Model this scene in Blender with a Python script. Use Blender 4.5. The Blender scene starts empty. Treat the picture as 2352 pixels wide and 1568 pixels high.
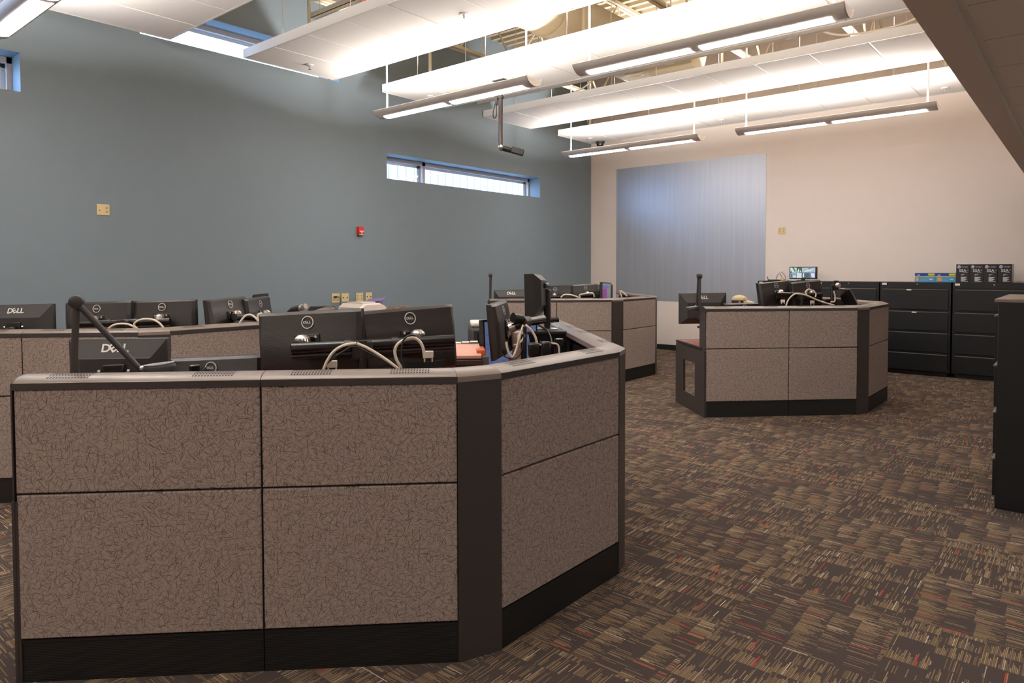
import bpy, math, random
from mathutils import Matrix, Vector
PI = math.pi
random.seed(7)
SC = bpy.context.scene
COL = SC.collection
V3 = Vector

# ------------------------------------------------------------------ camera
F_PX, CX, CY, EYE = 1592.4, 1142.0, 668.2, 1.575
YAW, PITCH, ROLL = .70718, .03157, .00295
_f = V3((-math.sin(YAW)*math.cos(PITCH), math.cos(YAW)*math.cos(PITCH), -math.sin(PITCH)))
_r = V3((math.cos(YAW), math.sin(YAW), 0)); _d = _f.cross(_r)
C_R = _r*math.cos(ROLL)+_d*math.sin(ROLL); C_D = _d*math.cos(ROLL)-_r*math.sin(ROLL); C_F = _f
cam = bpy.data.cameras.new('camera'); co = bpy.data.objects.new('camera', cam); COL.objects.link(co)
co.matrix_world = Matrix(((C_R.x, -C_D.x, -C_F.x, 0), (C_R.y, -C_D.y, -C_F.y, 0), (C_R.z, -C_D.z, -C_F.z, EYE), (0, 0, 0, 1)))
cam.sensor_width = 36; cam.sensor_fit = 'HORIZONTAL'
cam.lens = F_PX*36/2352; cam.shift_x = (1176-CX)/2352; cam.shift_y = -(784-CY)/2352
cam.clip_start = .05; cam.clip_end = 200
SC.camera = co
# ------------------------------------------------------------------ world / exposure
SC.view_settings.view_transform = 'Standard'; SC.view_settings.look = 'None'
SC.view_settings.gamma = 1; SC.view_settings.use_curve_mapping = False
SC.view_settings.exposure = 1.24
SC.cycles.max_bounces = 8; SC.cycles.diffuse_bounces = 5; SC.cycles.glossy_bounces = 4
SC.cycles.transparent_max_bounces = 8; SC.cycles.sample_clamp_indirect = 6
SC.cycles.use_denoising = True
SC.cycles.caustics_reflective = False; SC.cycles.caustics_refractive = False
W = bpy.data.worlds.new('sky'); SC.world = W; W.use_nodes = True
W.node_tree.nodes['Background'].inputs[0].default_value = (.38, .62, 1, 1)
W.node_tree.nodes['Background'].inputs[1].default_value = 7.0
LAMP_UP, LAMP_DOWN = 31.0, 15.5          # watts of each uplight strip, emission of each diffuser
WARM = (1.0, .95, .90)

# ------------------------------------------------------------------ small geometry helpers
S2 = math.sqrt(.5)
def un(u, v, z=0.0): return V3(((u-v)*S2, (u+v)*S2, z))      # desk grid: turned 45 degrees to the room
def ray(x, y): return C_R*((x-CX)/F_PX)+C_D*((y-CY)/F_PX)+C_F
def on_plane(x, y, n, d):
    r = ray(x, y); n = V3(n); return V3((0, 0, EYE))+r*((d-n.z*EYE)/n.dot(r))
def on_v(x, y, v): return on_plane(x, y, (-S2, S2, 0), v)
def on_u(x, y, u): return on_plane(x, y, (S2, S2, 0), u)
def on_z(x, y, z): return on_plane(x, y, (0, 0, 1), z)
def on_x(x, y, X): return on_plane(x, y, (1, 0, 0), X)
def on_y(x, y, Y): return on_plane(x, y, (0, 1, 0), Y)
def at_d(x, y, D): return V3((0, 0, EYE))+ray(x, y)*D
def S(r, g, b):
    f = lambda c: c/255/12.92 if c/255 <= .04045 else ((c/255+.055)/1.055)**2.4
    return (f(r), f(g), f(b), 1)

class MB:
    def __init__(s): s.v = []; s.f = []; s.uv = []; s.has = False
    def add(s, vs, fs, uvs=None):
        o = len(s.v); s.v += [V3(p) for p in vs]
        for i, f in enumerate(fs):
            s.f.append([o+k for k in f])
            s.uv.append(uvs[i] if uvs else None)
        if uvs: s.has = True
        return s
    def box(s, x0, x1, y0, y1, z0, z1, M=None):
        vs = [V3((x, y, z)) for z in (z0, z1) for y in (y0, y1) for x in (x0, x1)]
        if M: vs = [M @ p for p in vs]
        return s.add(vs, [(0, 2, 3, 1), (4, 5, 7, 6), (0, 1, 5, 4), (1, 3, 7, 5), (3, 2, 6, 7), (2, 0, 4, 6)])
    def prism(s, poly, z0, z1, M=None):
        n = len(poly); vs = [V3((p[0], p[1], z0)) for p in poly]+[V3((p[0], p[1], z1)) for p in poly]
        if M: vs = [M @ p for p in vs]
        return s.add(vs, [tuple(range(n-1, -1, -1)), tuple(range(n, 2*n))]+[(i, (i+1) % n, n+(i+1) % n, n+i) for i in range(n)])
    def loft(s, rings, cap=True, closed=True):
        n = len(rings[0]); vs = [p for r in rings for p in r]; fs = []
        for a in range(len(rings)-1):
            for i in range(n if closed else n-1):
                j = (i+1) % n; fs.append((a*n+i, a*n+j, (a+1)*n+j, (a+1)*n+i))
        if cap: fs += [tuple(range(n-1, -1, -1)), tuple(range((len(rings)-1)*n, len(rings)*n))]
        return s.add(vs, fs)
    def tube(s, pts, r, n=8, cap=True):
        pts = [V3(p) for p in pts]; rs = r if isinstance(r, (list, tuple)) else [r]*len(pts)
        t0 = (pts[1]-pts[0]).normalized(); up = V3((0, 0, 1)) if abs(t0.z) < .9 else V3((1, 0, 0))
        a = t0.cross(up).normalized(); rings = []
        for i, p in enumerate(pts):
            t = (pts[min(i+1, len(pts)-1)]-pts[max(i-1, 0)]).normalized()
            a = (a-t*a.dot(t)).normalized(); b = t.cross(a)
            rings.append([p+(a*math.cos(2*PI*k/n)+b*math.sin(2*PI*k/n))*rs[i] for k in range(n)])
        return s.loft(rings, cap)
    def lathe(s, prof, n=24, M=None):
        rings = [[V3((r*math.cos(2*PI*k/n), r*math.sin(2*PI*k/n), z)) for k in range(n)] for r, z in prof]
        if M: rings = [[M @ p for p in q] for q in rings]
        return s.loft(rings)
    def mesh(s, other, M):
        vs, fs = other; return s.add([M @ V3(p) for p in vs], fs)

def ring_lathe(mb, prof, n, M):
    n_ = len(prof); rings = [[M @ V3((r*math.cos(2*PI*k/n), r*math.sin(2*PI*k/n), z)) for r, z in prof] for k in range(n)]
    return mb.loft(rings+[rings[0]], cap=False)
def smooth_path(pts, k=6):
    pts = [V3(p) for p in pts]; out = []
    P = [pts[0]*2-pts[1]]+pts+[pts[-1]*2-pts[-2]]
    for i in range(1, len(P)-2):
        a, b, c, d = P[i-1:i+3]
        for q in range(k):
            t = q/k
            out.append(.5*((2*b)+(c-a)*t+(2*a-5*b+4*c-d)*t*t+(3*b-a-3*c+d)*t**3))
    return out+[pts[-1]]

MATS = {}
INV = {}
def finish(o, label=None, cat=None, group=None, kind=None):
    if label: o['label'] = label
    if cat: o['category'] = cat
    if group: o['group'] = group
    if kind: o['kind'] = kind
    return o
def build(name, mb, mat, parent=None, world=True, bevel=0, smooth=True, angle=35, loc=None):
    """one mesh object; with a parent its vertices are moved into the thing's own frame"""
    me = bpy.data.meshes.new(name)
    vs = mb.v
    if parent is not None and world: I = INV[parent.name]; vs = [I @ p for p in vs]
    if loc is not None: L = V3(loc); vs = [p-L for p in vs]
    me.from_pydata([tuple(p) for p in vs], [], mb.f); me.update()
    if mb.has:
        uvl = me.uv_layers.new(name='UVMap')
        for p, u in zip(me.polygons, mb.uv):
            if u:
                for li, c in zip(p.loop_indices, u): uvl.data[li].uv = c
    import bmesh
    bm = bmesh.new(); bm.from_mesh(me); bmesh.ops.recalc_face_normals(bm, faces=bm.faces); bm.to_mesh(me); bm.free()
    if smooth:
        me.polygons.foreach_set('use_smooth', [True]*len(me.polygons)); me.set_sharp_from_angle(angle=math.radians(angle))
    me.materials.append(mat)
    o = bpy.data.objects.new(name, me); COL.objects.link(o)
    if loc is not None: o.location = loc
    if parent is not None: o.parent = parent; INV[o.name] = INV[parent.name]
    if bevel:
        b = o.modifiers.new('Bevel', 'BEVEL'); b.width = bevel; b.segments = 2; b.limit_method = 'ANGLE'; b.angle_limit = math.radians(40)
    return o
def thing(name, label, cat, loc=(0, 0, 0), rz=0.0, group=None, M=None):
    o = bpy.data.objects.new(name, None); COL.objects.link(o); o.empty_display_size = .1
    if M is None: M = Matrix.Translation(V3(loc)) @ Matrix.Rotation(rz, 4, 'Z')
    o.matrix_world = M; INV[o.name] = M.inverted()
    return finish(o, label, cat, group)
def solo(name, mb, mat, label, cat, group=None, kind=None, **k):
    """a thing that is one mesh; origin at the bottom centre of its bounds"""
    lo = V3([min(p[i] for p in mb.v) for i in range(3)]); hi = V3([max(p[i] for p in mb.v) for i in range(3)])
    return finish(build(name, mb, mat, loc=((lo.x+hi.x)/2, (lo.y+hi.y)/2, lo.z), **k), label, cat, group, kind)
def struct(name, mb, mat, **k): return finish(build(name, mb, mat, **k), kind='structure')
def copy_tree(o, M=None, label=None, group=None, parent=None):
    c = o.copy(); COL.objects.link(c)
    if parent is None:
        c.matrix_world = M
        if label: c['label'] = label
        if group: c['group'] = group
    else: c.parent = parent
    for ch in list(o.children): copy_tree(ch, parent=c)
    return c
def text_mesh(body, size, bold=0.0, ext=.0004, align='CENTER'):
    cu = bpy.data.curves.new('t', 'FONT'); cu.body = body; cu.size = size; cu.align_x = align; cu.align_y = 'CENTER'
    cu.extrude = ext; cu.offset = bold; cu.resolution_u = 3
    o = bpy.data.objects.new('t', cu); COL.objects.link(o)
    me = bpy.data.meshes.new_from_object(o.evaluated_get(bpy.context.evaluated_depsgraph_get()))
    r = ([tuple(v.co) for v in me.vertices], [tuple(p.vertices) for p in me.polygons])
    bpy.data.objects.remove(o); bpy.data.curves.remove(cu); bpy.data.meshes.remove(me)
    return r

# ------------------------------------------------------------------ materials
class NT:
    def __init__(s, name):
        s.m = bpy.data.materials.new(name); s.m.use_nodes = True; s.t = s.m.node_tree
        s.b = s.t.nodes['Principled BSDF']
    def n(s, ty, **k):
        x = s.t.nodes.new(ty)
        for a, b in k.items(): setattr(x, a, b)
        return x
    def l(s, a, b): s.t.links.new(a, b)
    def put(s, sock, v):
        if isinstance(v, (int, float)): sock.default_value = v
        elif isinstance(v, (tuple, list)): sock.default_value = v
        else: s.l(v, sock)
    def math(s, op, a, b=0.0, c=0.0):
        x = s.n('ShaderNodeMath', operation=op)
        for i, v in enumerate((a, b, c)): s.put(x.inputs[i], v)
        return x.outputs[0]
    def mix(s, f, a, b):
        x = s.n('ShaderNodeMix', data_type='RGBA'); s.put(x.inputs[0], f); s.put(x.inputs[6], a); s.put(x.inputs[7], b)
        return x.outputs[2]
    def xyz(s, a, b, c):
        x = s.n('ShaderNodeCombineXYZ')
        for i, v in enumerate((a, b, c)): s.put(x.inputs[i], v)
        return x.outputs[0]
    def hash(s, a, b, c):
        x = s.n('ShaderNodeTexWhiteNoise', noise_dimensions='3D'); s.l(s.xyz(a, b, c), x.inputs['Vector'])
        return x.outputs['Value']
    def coord(s, which='Object'): return s.n('ShaderNodeTexCoord').outputs[which]
    def sep(s, v):
        x = s.n('ShaderNodeSeparateXYZ'); s.l(v, x.inputs[0]); return x.outputs
    def noise(s, vec, scale, detail=2.0, rough=.5):
        x = s.n('ShaderNodeTexNoise'); x.inputs['Scale'].default_value = scale; x.inputs['Detail'].default_value = detail
        x.inputs['Roughness'].default_value = rough
        if vec is not None: s.l(vec, x.inputs['Vector'])
        return x.outputs['Fac']
    def bump(s, h, strength=.2, dist=.01):
        x = s.n('ShaderNodeBump'); x.inputs['Strength'].default_value = strength; x.inputs['Distance'].default_value = dist
        s.l(h, x.inputs['Height']); s.l(x.outputs[0], s.b.inputs['Normal'])
    def scale(s, v, k):
        x = s.n('ShaderNodeMapping'); s.l(v, x.inputs[0]); x.inputs['Scale'].default_value = k; return x.outputs[0]
def simple(name, col, rough=.5, metal=0.0, var=.12, nscale=30.0, bump=0.0, spec=.5):
    t = NT(name); c = t.coord()
    n = t.noise(c, nscale, 3)
    d = tuple(x*(1-var) for x in col[:3])+(1,); u = tuple(min(1, x*(1+var)) for x in col[:3])+(1,)
    t.l(t.mix(n, d, u), t.b.inputs['Base Color'])
    t.b.inputs['Roughness'].default_value = rough; t.b.inputs['Metallic'].default_value = metal
    t.b.inputs['Specular IOR Level'].default_value = spec
    if bump: t.bump(n, bump, .003)
    return t.m
def emis(name, col, strength, base=.8):
    t = NT(name); t.b.inputs['Base Color'].default_value = (base, base, base, 1)
    t.b.inputs['Emission Color'].default_value = (*col[:3], 1); t.b.inputs['Emission Strength'].default_value = strength
    return t.m

def fabric_mat():
    t = NT('crackle_fabric'); uv = t.coord('UV'); line = None
    for k, (sc, off) in enumerate([(32, (0, 0)), (36, (3.3, 1.7)), (30, (7.1, 5.9)), (39, (1.9, 9.4)), (34, (5.2, 3.1)), (37, (8.7, 6.6)), (33, (11.3, 2.2)), (41, (4.1, 12.7))]):
        mp = t.n('ShaderNodeMapping'); t.l(uv, mp.inputs[0]); mp.inputs['Location'].default_value = (*off, 0); mp.inputs['Scale'].default_value = (sc, sc, 1)
        vo = t.n('ShaderNodeTexVoronoi', voronoi_dimensions='2D', feature='F1'); t.l(mp.outputs[0], vo.inputs['Vector']); vo.inputs['Scale'].default_value = 1
        sub = t.n('ShaderNodeVectorMath', operation='SUBTRACT'); t.l(mp.outputs[0], sub.inputs[0]); t.l(vo.outputs['Position'], sub.inputs[1])
        d = t.sep(sub.outputs[0]); ang = t.math('MULTIPLY', t.sep(vo.outputs['Color'])[0], 6.283)
        ca, sa = t.math('COSINE', ang), t.math('SINE', ang)
        a = t.math('ADD', t.math('MULTIPLY', d[0], ca), t.math('MULTIPLY', d[1], sa))
        b = t.math('SUBTRACT', t.math('MULTIPLY', d[1], ca), t.math('MULTIPLY', d[0], sa))
        b = t.math('ADD', b, t.math('MULTIPLY', t.math('MULTIPLY', a, a), .16))
        wd = t.math('SUBTRACT', .031, t.math('MULTIPLY', t.math('MULTIPLY', a, a), .05))
        m = t.math('MULTIPLY', t.math('LESS_THAN', t.math('ABSOLUTE', b), wd), t.math('LESS_THAN', t.math('ABSOLUTE', a), .8))
        m = t.math('MULTIPLY', m, t.math('ADD', .25, t.math('MULTIPLY', t.sep(vo.outputs['Color'])[1], .75)))
        line = m if line is None else t.math('MAXIMUM', line, m)
    n = t.noise(uv, 300, 2); n2 = t.noise(uv, 45, 2)
    base = t.mix(t.math('MULTIPLY', t.math('ADD', n, n2), .5), S(*FAB_A), S(*FAB_B))
    t.l(t.mix(t.math('MULTIPLY', line, .84), base, S(*FAB_L)), t.b.inputs['Base Color'])
    t.b.inputs['Roughness'].default_value = .95; t.b.inputs['Specular IOR Level'].default_value = .1
    t.bump(t.noise(uv, 700, 1), .15, .002)
    return t.m
def carpet_mat():
    t = NT('carpet_tiles'); p = t.sep(t.coord())
    tx = t.math('DIVIDE', t.math('ADD', p[0], 60.84+.16), .61); ty = t.math('DIVIDE', t.math('ADD', p[1], 57.47), .61)
    ix, iy = t.math('FLOOR', tx), t.math('FLOOR', ty); fx, fy = t.math('FRACT', tx), t.math('FRACT', ty)
    par = t.math('MODULO', t.math('ADD', ix, iy), 2.0)
    par = t.math('GREATER_THAN', par, .5)
    def sel(a, b): return t.math('ADD', t.math('MULTIPLY', a, t.math('SUBTRACT', 1.0, par)), t.math('MULTIPLY', b, par))
    s, tt = sel(fx, fy), sel(fy, fx)
    tid = t.math('ADD', t.math('MULTIPLY', ix, 7.13), t.math('MULTIPLY', iy, 3.77))
    NL = 116.0
    ls = t.math('MULTIPLY', s, NL); li = t.math('FLOOR', ls); lf = t.math('FRACT', ls)
    bs = t.math('FLOOR', t.math('MULTIPLY', s, 4.0))
    to = t.math('ADD', t.math('MULTIPLY', tt, 5.5), t.math('MULTIPLY', t.hash(tid, bs, 1.5), 1.0))
    bi = t.math('FLOOR', to); bf = t.math('FRACT', to)
    dens = t.math('ADD', .12, t.math('MULTIPLY', t.hash(tid, bs, t.math('ADD', bi, .31)), 1.0))
    key = t.math('ADD', t.math('MULTIPLY', li, 1.37), tid)
    on = t.math('LESS_THAN', t.hash(key, bi, 4.2), dens)
    ln = t.math('ADD', .3, t.math('MULTIPLY', t.hash(key, bi, 9.7), .8))
    dash = t.math('MULTIPLY', on, t.math('LESS_THAN', bf, ln))
    fz = t.noise(t.coord(), 420, 1)
    mask = t.math('MULTIPLY', dash, t.math('LESS_THAN', t.math('ABSOLUTE', t.math('SUBTRACT', lf, .5)), t.math('MULTIPLY', fz, .66)))
    hb = t.hash(tid, bs, t.math('ADD', bi, 17.7))
    rl = t.math('FLOOR', t.math('MULTIPLY', t.hash(tid, bs, t.math('ADD', bi, 33.1)), 29.0))
    isr = t.math('MULTIPLY', t.math('COMPARE', t.math('SUBTRACT', li, t.math('MULTIPLY', bs, 29.0)), rl, .6), t.math('LESS_THAN', hb, .2))
    isr = t.math('MULTIPLY', isr, t.math('LESS_THAN', bf, .85))
    g = t.noise(t.coord(), 240, 2); g2 = t.noise(t.coord(), 3, 2)
    bg = t.mix(g, S(*CAR_A), S(*CAR_B))
    tan = t.mix(t.hash(key, bi, 21.3), S(*CAR_T1), S(*CAR_T2))
    tan = t.mix(t.math('GREATER_THAN', t.hash(key, bi, 51.3), .972), tan, S(214, 200, 182))
    col = t.mix(t.math('MULTIPLY', mask, t.math('ADD', .45, t.math('MULTIPLY', t.hash(key, bi, 77.7), .55))), bg, tan)
    col = t.mix(t.math('MULTIPLY', isr, .9), col, S(186, 60, 58))
    t.l(col, t.b.inputs['Base Color']); t.b.inputs['Roughness'].default_value = 1.0; t.b.inputs['Specular IOR Level'].default_value = .05
    t.bump(g, .4, .004)
    return t.m
def tile_mat(name, col, x0=None, y0=None, pitch=.61, xp=.61):
    t = NT(name); c = t.coord(); n = t.noise(c, 260, 3, .7); n2 = t.noise(c, 90, 2)
    base = t.mix(t.math('GREATER_THAN', n, .66), col, tuple(x*.72 for x in col[:3])+(1,))
    base = t.mix(n2, tuple(x*.94 for x in col[:3])+(1,), base)
    if x0 is not None:
        p = t.sep(c); l = None
        for q, o, k in ((0, x0, xp), (1, y0, pitch)):
            f = t.math('FRACT', t.math('DIVIDE', t.math('SUBTRACT', p[q], o-k*40), k))
            m = t.math('GREATER_THAN', t.math('ABSOLUTE', t.math('SUBTRACT', f, .5)), .494); l = m if l is None else t.math('MAXIMUM', l, m)
        base = t.mix(l, base, tuple(x*.5 for x in col[:3])+(1,))
    t.l(base, t.b.inputs['Base Color']); t.b.inputs['Roughness'].default_value = .95; t.b.inputs['Specular IOR Level'].default_value = .15
    t.bump(n, .25, .003)
    return t.m
def ridged(name, col, rough, axis='Z', scale=260.0, strength=.3):
    t = NT(name); c = t.coord()
    w = t.n('ShaderNodeTexWave', bands_direction=axis); w.inputs['Scale'].default_value = scale/6.28; t.l(c, w.inputs['Vector'])
    n = t.noise(c, 60, 2)
    t.l(t.mix(n, tuple(x*.9 for x in col[:3])+(1,), col), t.b.inputs['Base Color'])
    t.b.inputs['Roughness'].default_value = rough
    t.bump(w.outputs['Fac'], strength, .002)
    return t.m
def brushed_panel():
    t = NT('streaked_grey_blue_paint'); c = t.coord()
    n = t.noise(t.scale(c, (9, 1, .25)), 2.2, 4, .6); n2 = t.noise(c, .7, 2)
    t.l(t.mix(n, S(170, 176, 190), S(200, 203, 212)), t.b.inputs['Base Color'])
    t.b.inputs['Metallic'].default_value = .55
    t.l(t.math('ADD', .34, t.math('MULTIPLY', n, .16)), t.b.inputs['Roughness'])
    t.bump(n, .05, .01)
    return t.m
def glass_mat():
    t = NT('window_glass'); out = t.t.nodes['Material Output']
    tr = t.n('ShaderNodeBsdfTransparent'); gl = t.n('ShaderNodeBsdfGlossy'); gl.inputs['Roughness'].default_value = .02
    mx = t.n('ShaderNodeMixShader'); mx.inputs[0].default_value = .05
    tr.inputs[0].default_value = (.94, .97, 1, 1)
    t.l(tr.outputs[0], mx.inputs[1]); t.l(gl.outputs[0], mx.inputs[2]); t.l(mx.outputs[0], out.inputs[0])
    return t.m
def wood_mat():
    t = NT('cherry_laminate'); c = t.coord()
    n = t.noise(t.scale(c, (2, 2, 14)), 6, 4, .6); w = t.noise(t.scale(c, (1, 12, 1)), 5, 4)
    t.l(t.mix(t.math('MULTIPLY', t.math('ADD', n, w), .5), S(120, 62, 42), S(176, 98, 66)), t.b.inputs['Base Color'])
    t.b.inputs['Roughness'].default_value = .4
    return t.m
FAB_A, FAB_B, FAB_L = (156, 141, 133), (176, 159, 151), (64, 55, 53)
CAR_A, CAR_B, CAR_T1, CAR_T2 = (64, 57, 55), (90, 80, 76), (118, 99, 77), (174, 148, 114)
M_fab = fabric_mat(); M_carpet = carpet_mat()
M_black = simple('black_metal', S(64, 57, 55), .42, var=.08)
M_base = ridged('ribbed_black_base', S(22, 21, 20), .5, 'Z', 320, .25)
M_seam = simple('dark_gap', S(20, 18, 17), .7)
M_cap = simple('taupe_cap_laminate', S(128, 115, 107), .36, var=.06, nscale=50)
M_slot = simple('vent_slot_black', S(34, 31, 30), .7)
M_wood = wood_mat()
M_bluewall = simple('grey_blue_wall_paint', S(125, 138, 147), .55, var=.03, nscale=5, bump=.03, spec=.35)
M_cream = simple('cream_wall_paint', S(235, 223, 216), .7, var=.02, nscale=4, spec=.25)
M_white = simple('white_powder_coat', S(226, 222, 218), .45, var=.03)
M_beige = simple('cream_steel', S(206, 196, 174), .5, var=.05)
M_deck = simple('cream_roof_deck', S(182, 168, 144), .55, var=.05)
M_tile = tile_mat('white_acoustic_tile', S(240, 234, 228))
M_lowtile = tile_mat('speckled_ceiling_tile', S(246, 241, 237), -.44, 3.649)
M_alu = simple('silver_fixture_metal', S(222, 216, 210), .42, metal=.0, var=.04)
M_lens = emis('lit_diffuser', (1.0, .955, .91), LAMP_DOWN)
M_glass = glass_mat()
M_fill_lens = emis('added_fill_diffuser', (1.0, .955, .91), 22.0)  # glow of the added fill lights in the lower ceiling
M_frame = simple('taupe_window_frame', S(190, 178, 170), .5, var=.04)
M_cabblack = simple('black_cabinet_paint', S(22, 24, 27), .38, var=.06)
M_cabgap = simple('cabinet_gap', S(10, 10, 10), .6)
M_edge = simple('drawer_edge', S(104, 99, 92), .35, var=.05)
M_pl = simple('black_plastic', S(38, 35, 34), .38, var=.06)
M_plr = ridged('ridged_black_plastic', S(44, 39, 37), .30, 'Z', 700, .25)
M_gloss = simple('gloss_black_plastic', S(28, 27, 27), .22, var=.05)
M_greypl = simple('charcoal_plastic', S(56, 54, 54), .45, var=.05)
M_silver = simple('silver_print', S(214, 210, 206), .35, metal=.2, var=.02)
M_chrome = simple('bright_metal', S(205, 200, 195), .2, metal=.9, var=.03)
M_cable = simple('cream_cable', S(218, 206, 188), .45, var=.04)
M_bcable = simple('black_cable', S(36, 34, 34), .5)
M_ivory = simple('ivory_plate', S(222, 200, 150), .45, var=.03)
M_red = simple('red_plastic', S(206, 34, 40), .35)
M_paper = simple('white_paper', S(232, 226, 218), .8, var=.03)
M_pink = simple('pink_paper', S(224, 172, 154), .8, var=.04)
M_kraft = simple('tan_paper', S(150, 120, 104), .8)
M_orange = simple('orange_wood', S(216, 106, 50), .45)
M_lav = simple('lavender_folder', S(132, 120, 164), .6)
M_printer = simple('beige_printer', S(222, 208, 198), .5, var=.03)
M_skin = simple('skin', S(196, 146, 120), .55, var=.05)
M_cloth = simple('dark_shirt', S(58, 62, 70), .9)
M_trouser = simple('dark_trousers', S(46, 44, 46), .9)
M_hat = simple('tan_cotton', S(192, 176, 142), .9, var=.1, nscale=80)
M_hair = simple('brown_hair', S(66, 42, 32), .6)
M_siding = simple('white_metal_siding', S(168, 150, 136), .5, var=.02)
M_mesh = simple('chair_fabric', S(70, 66, 64), .9)
def screen_mat(name, cols, strength, sx, sz):
    t = NT(name); p = t.sep(t.coord())
    a = t.math('FLOOR', t.math('MULTIPLY', p[0], sx)); b = t.math('FLOOR', t.math('MULTIPLY', p[2], sz))
    h = t.hash(a, b, 2.3); col = t.mix(h, cols[0], cols[1])
    t.b.inputs['Base Color'].default_value = (.02, .02, .02, 1); t.b.inputs['Roughness'].default_value = .3
    t.l(col, t.b.inputs['Emission Color']); t.b.inputs['Emission Strength'].default_value = strength
    return t.m
M_scr_off = simple('dark_screen', S(58, 56, 58), .25, var=.03)
M_scr_blue = screen_mat('blue_table_screen', (S(78, 90, 128), S(98, 110, 146)), .34, 22, 70)
M_scr_purple = simple('plain', S(120, 120, 120))
# ------------------------------------------------------------------ room shell
XW, YB, XR, YF, ZD, ZL, XB = -7.982, 12.378, 5.6, -5.2, 5.55, 2.70, -.62
struct('floor', MB().box(XW-.3, XR+.2, YF-.2, YB+.2, -.12, 0), M_carpet, smooth=False)
WINS = [(-1.6, 2.175, 3.32, 3.70), (3.31, 5.97, 4.175, 4.55), (6.82, 10.605, 2.93, 3.307)]
ys = sorted({YF-.2, YB+.2, *[w[0] for w in WINS], *[w[1] for w in WINS]})
wl = MB()
for a, b in zip(ys[:-1], ys[1:]):
    z = 0
    for w in WINS:
        if w[0] <= (a+b)/2 <= w[1]: wl.box(XW-.36, XW, a, b, z, w[2]); z = w[3]
    wl.box(XW-.36, XW, a, b, z, ZD+.2)
struct('wall_left', wl, M_bluewall, smooth=False)
struct('wall_back', MB().box(XW, XR+.2, YB, YB+.2, 0, ZD+.2), M_cream, smooth=False)
struct('wall_right', MB().box(XR, XR+.2, YF, YB, 0, 3.2), M_cream, smooth=False)
struct('wall_front', MB().box(XW, XR, YF-.2, YF, 0, ZD+.2), M_cream, smooth=False)
# corrugated roof deck, ribs running along x
prof = []; y = YF-.2; k = 0
while y < YB+.2:
    prof += [(y, ZD), (y+.07, ZD), (y+.09, ZD+.06), (y+.18, ZD+.06)]; y += .2
vs = [(XW-.3, a, b) for a, b in prof]+[(XB+.2, a, b) for a, b in prof]; n = len(prof)
struct('ceiling_deck', MB().add(vs, [(i, i+1, n+i+1, n+i) for i in range(n-1)]).box(XW-.3, XB+.2, YF-.2, YB+.2, ZD+.08, ZD+.2), M_deck, smooth=False)
# lower ceiling and the bulkhead that carries its edge
struct('ceiling_low', MB().box(-.44, XR+.1, YF, YB, ZL+.012, ZL+.06), M_lowtile, smooth=False)
struct('wall_bulkhead', MB().box(XB, -.475, YF, YB, ZL, ZD+.1), M_cream, smooth=False)
struct('trim_1', MB().box(-.475, -.452, YF, YB, ZL-.004, ZL+.05).box(-.452, -.425, YF, YB, ZL+.004, ZL+.02), M_white, smooth=False)
struct('baseboard_back', MB().box(XW+.012, XR, YB-.012, YB, 0, .10), M_base, smooth=False)
struct('baseboard_left', MB().box(XW, XW+.012, YF, YB, 0, .10), M_base, smooth=False)
# windows set deep in the left wall
for k, (w, mull) in enumerate(zip(WINS, ([.29], [], [7.82]))):
    y0, y1, z0, z1 = w; x0, x1 = XW-.34, XW-.26
    f = MB().box(x0, x1, y0, y1, z0, z0+.035).box(x0, x1, y0, y1, z1-.06, z1).box(x0, x1, y0, y0+.045, z0, z1).box(x0, x1, y1-.045, y1, z0, z1)
    for q in mull: f.box(x0, x1, q-.03, q+.03, z0, z1)
    wf = struct('window_%d' % (k+1), f, M_frame, smooth=False)
    INV[wf.name] = Matrix.Identity(4)
    e = [y0+.045]+[c for q in mull for c in (q-.03, q+.03)]+[y1-.045]
    for a, b in zip(e[::2], e[1::2]):
        s_ = MB().box(x0+.008, x0+.02, a, b, z1-.1, z1-.06).box(x0+.008, x0+.02, b-.07, b, z0+.03, z1-.06)
        build('sash', s_, M_white, wf, smooth=False)
        build('pane', MB().box(x0+.024, x0+.03, a, b, z0+.03, z1-.05), M_glass, wf, smooth=False)
# the ribbed white metal building seen through the far window
sd = MB(); y = 4.0
while y < 30:
    sd.box(-14.03, -14, y, y+.22, 0, 5.1).box(-14, -13.95, y+.22, y+.3, 0, 5.1); y += .3
solo('metal_clad_building', sd, M_siding, 'white ribbed metal building seen outside through the far narrow window', 'building', smooth=False)
struct("ground", MB().box(-40, XW-.4, -30, 40, -.3, -.1), simple("concrete_yard", S(190, 188, 182), .9), smooth=False)
# grey-blue painted rectangle on the back wall
solo('wall_panel', MB().box(-7.368, -4.355, YB-.006, YB, .945, 3.60), brushed_panel(), 'large streaky grey-blue rectangular panel on the cream back wall', 'wall panel', smooth=False)

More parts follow.
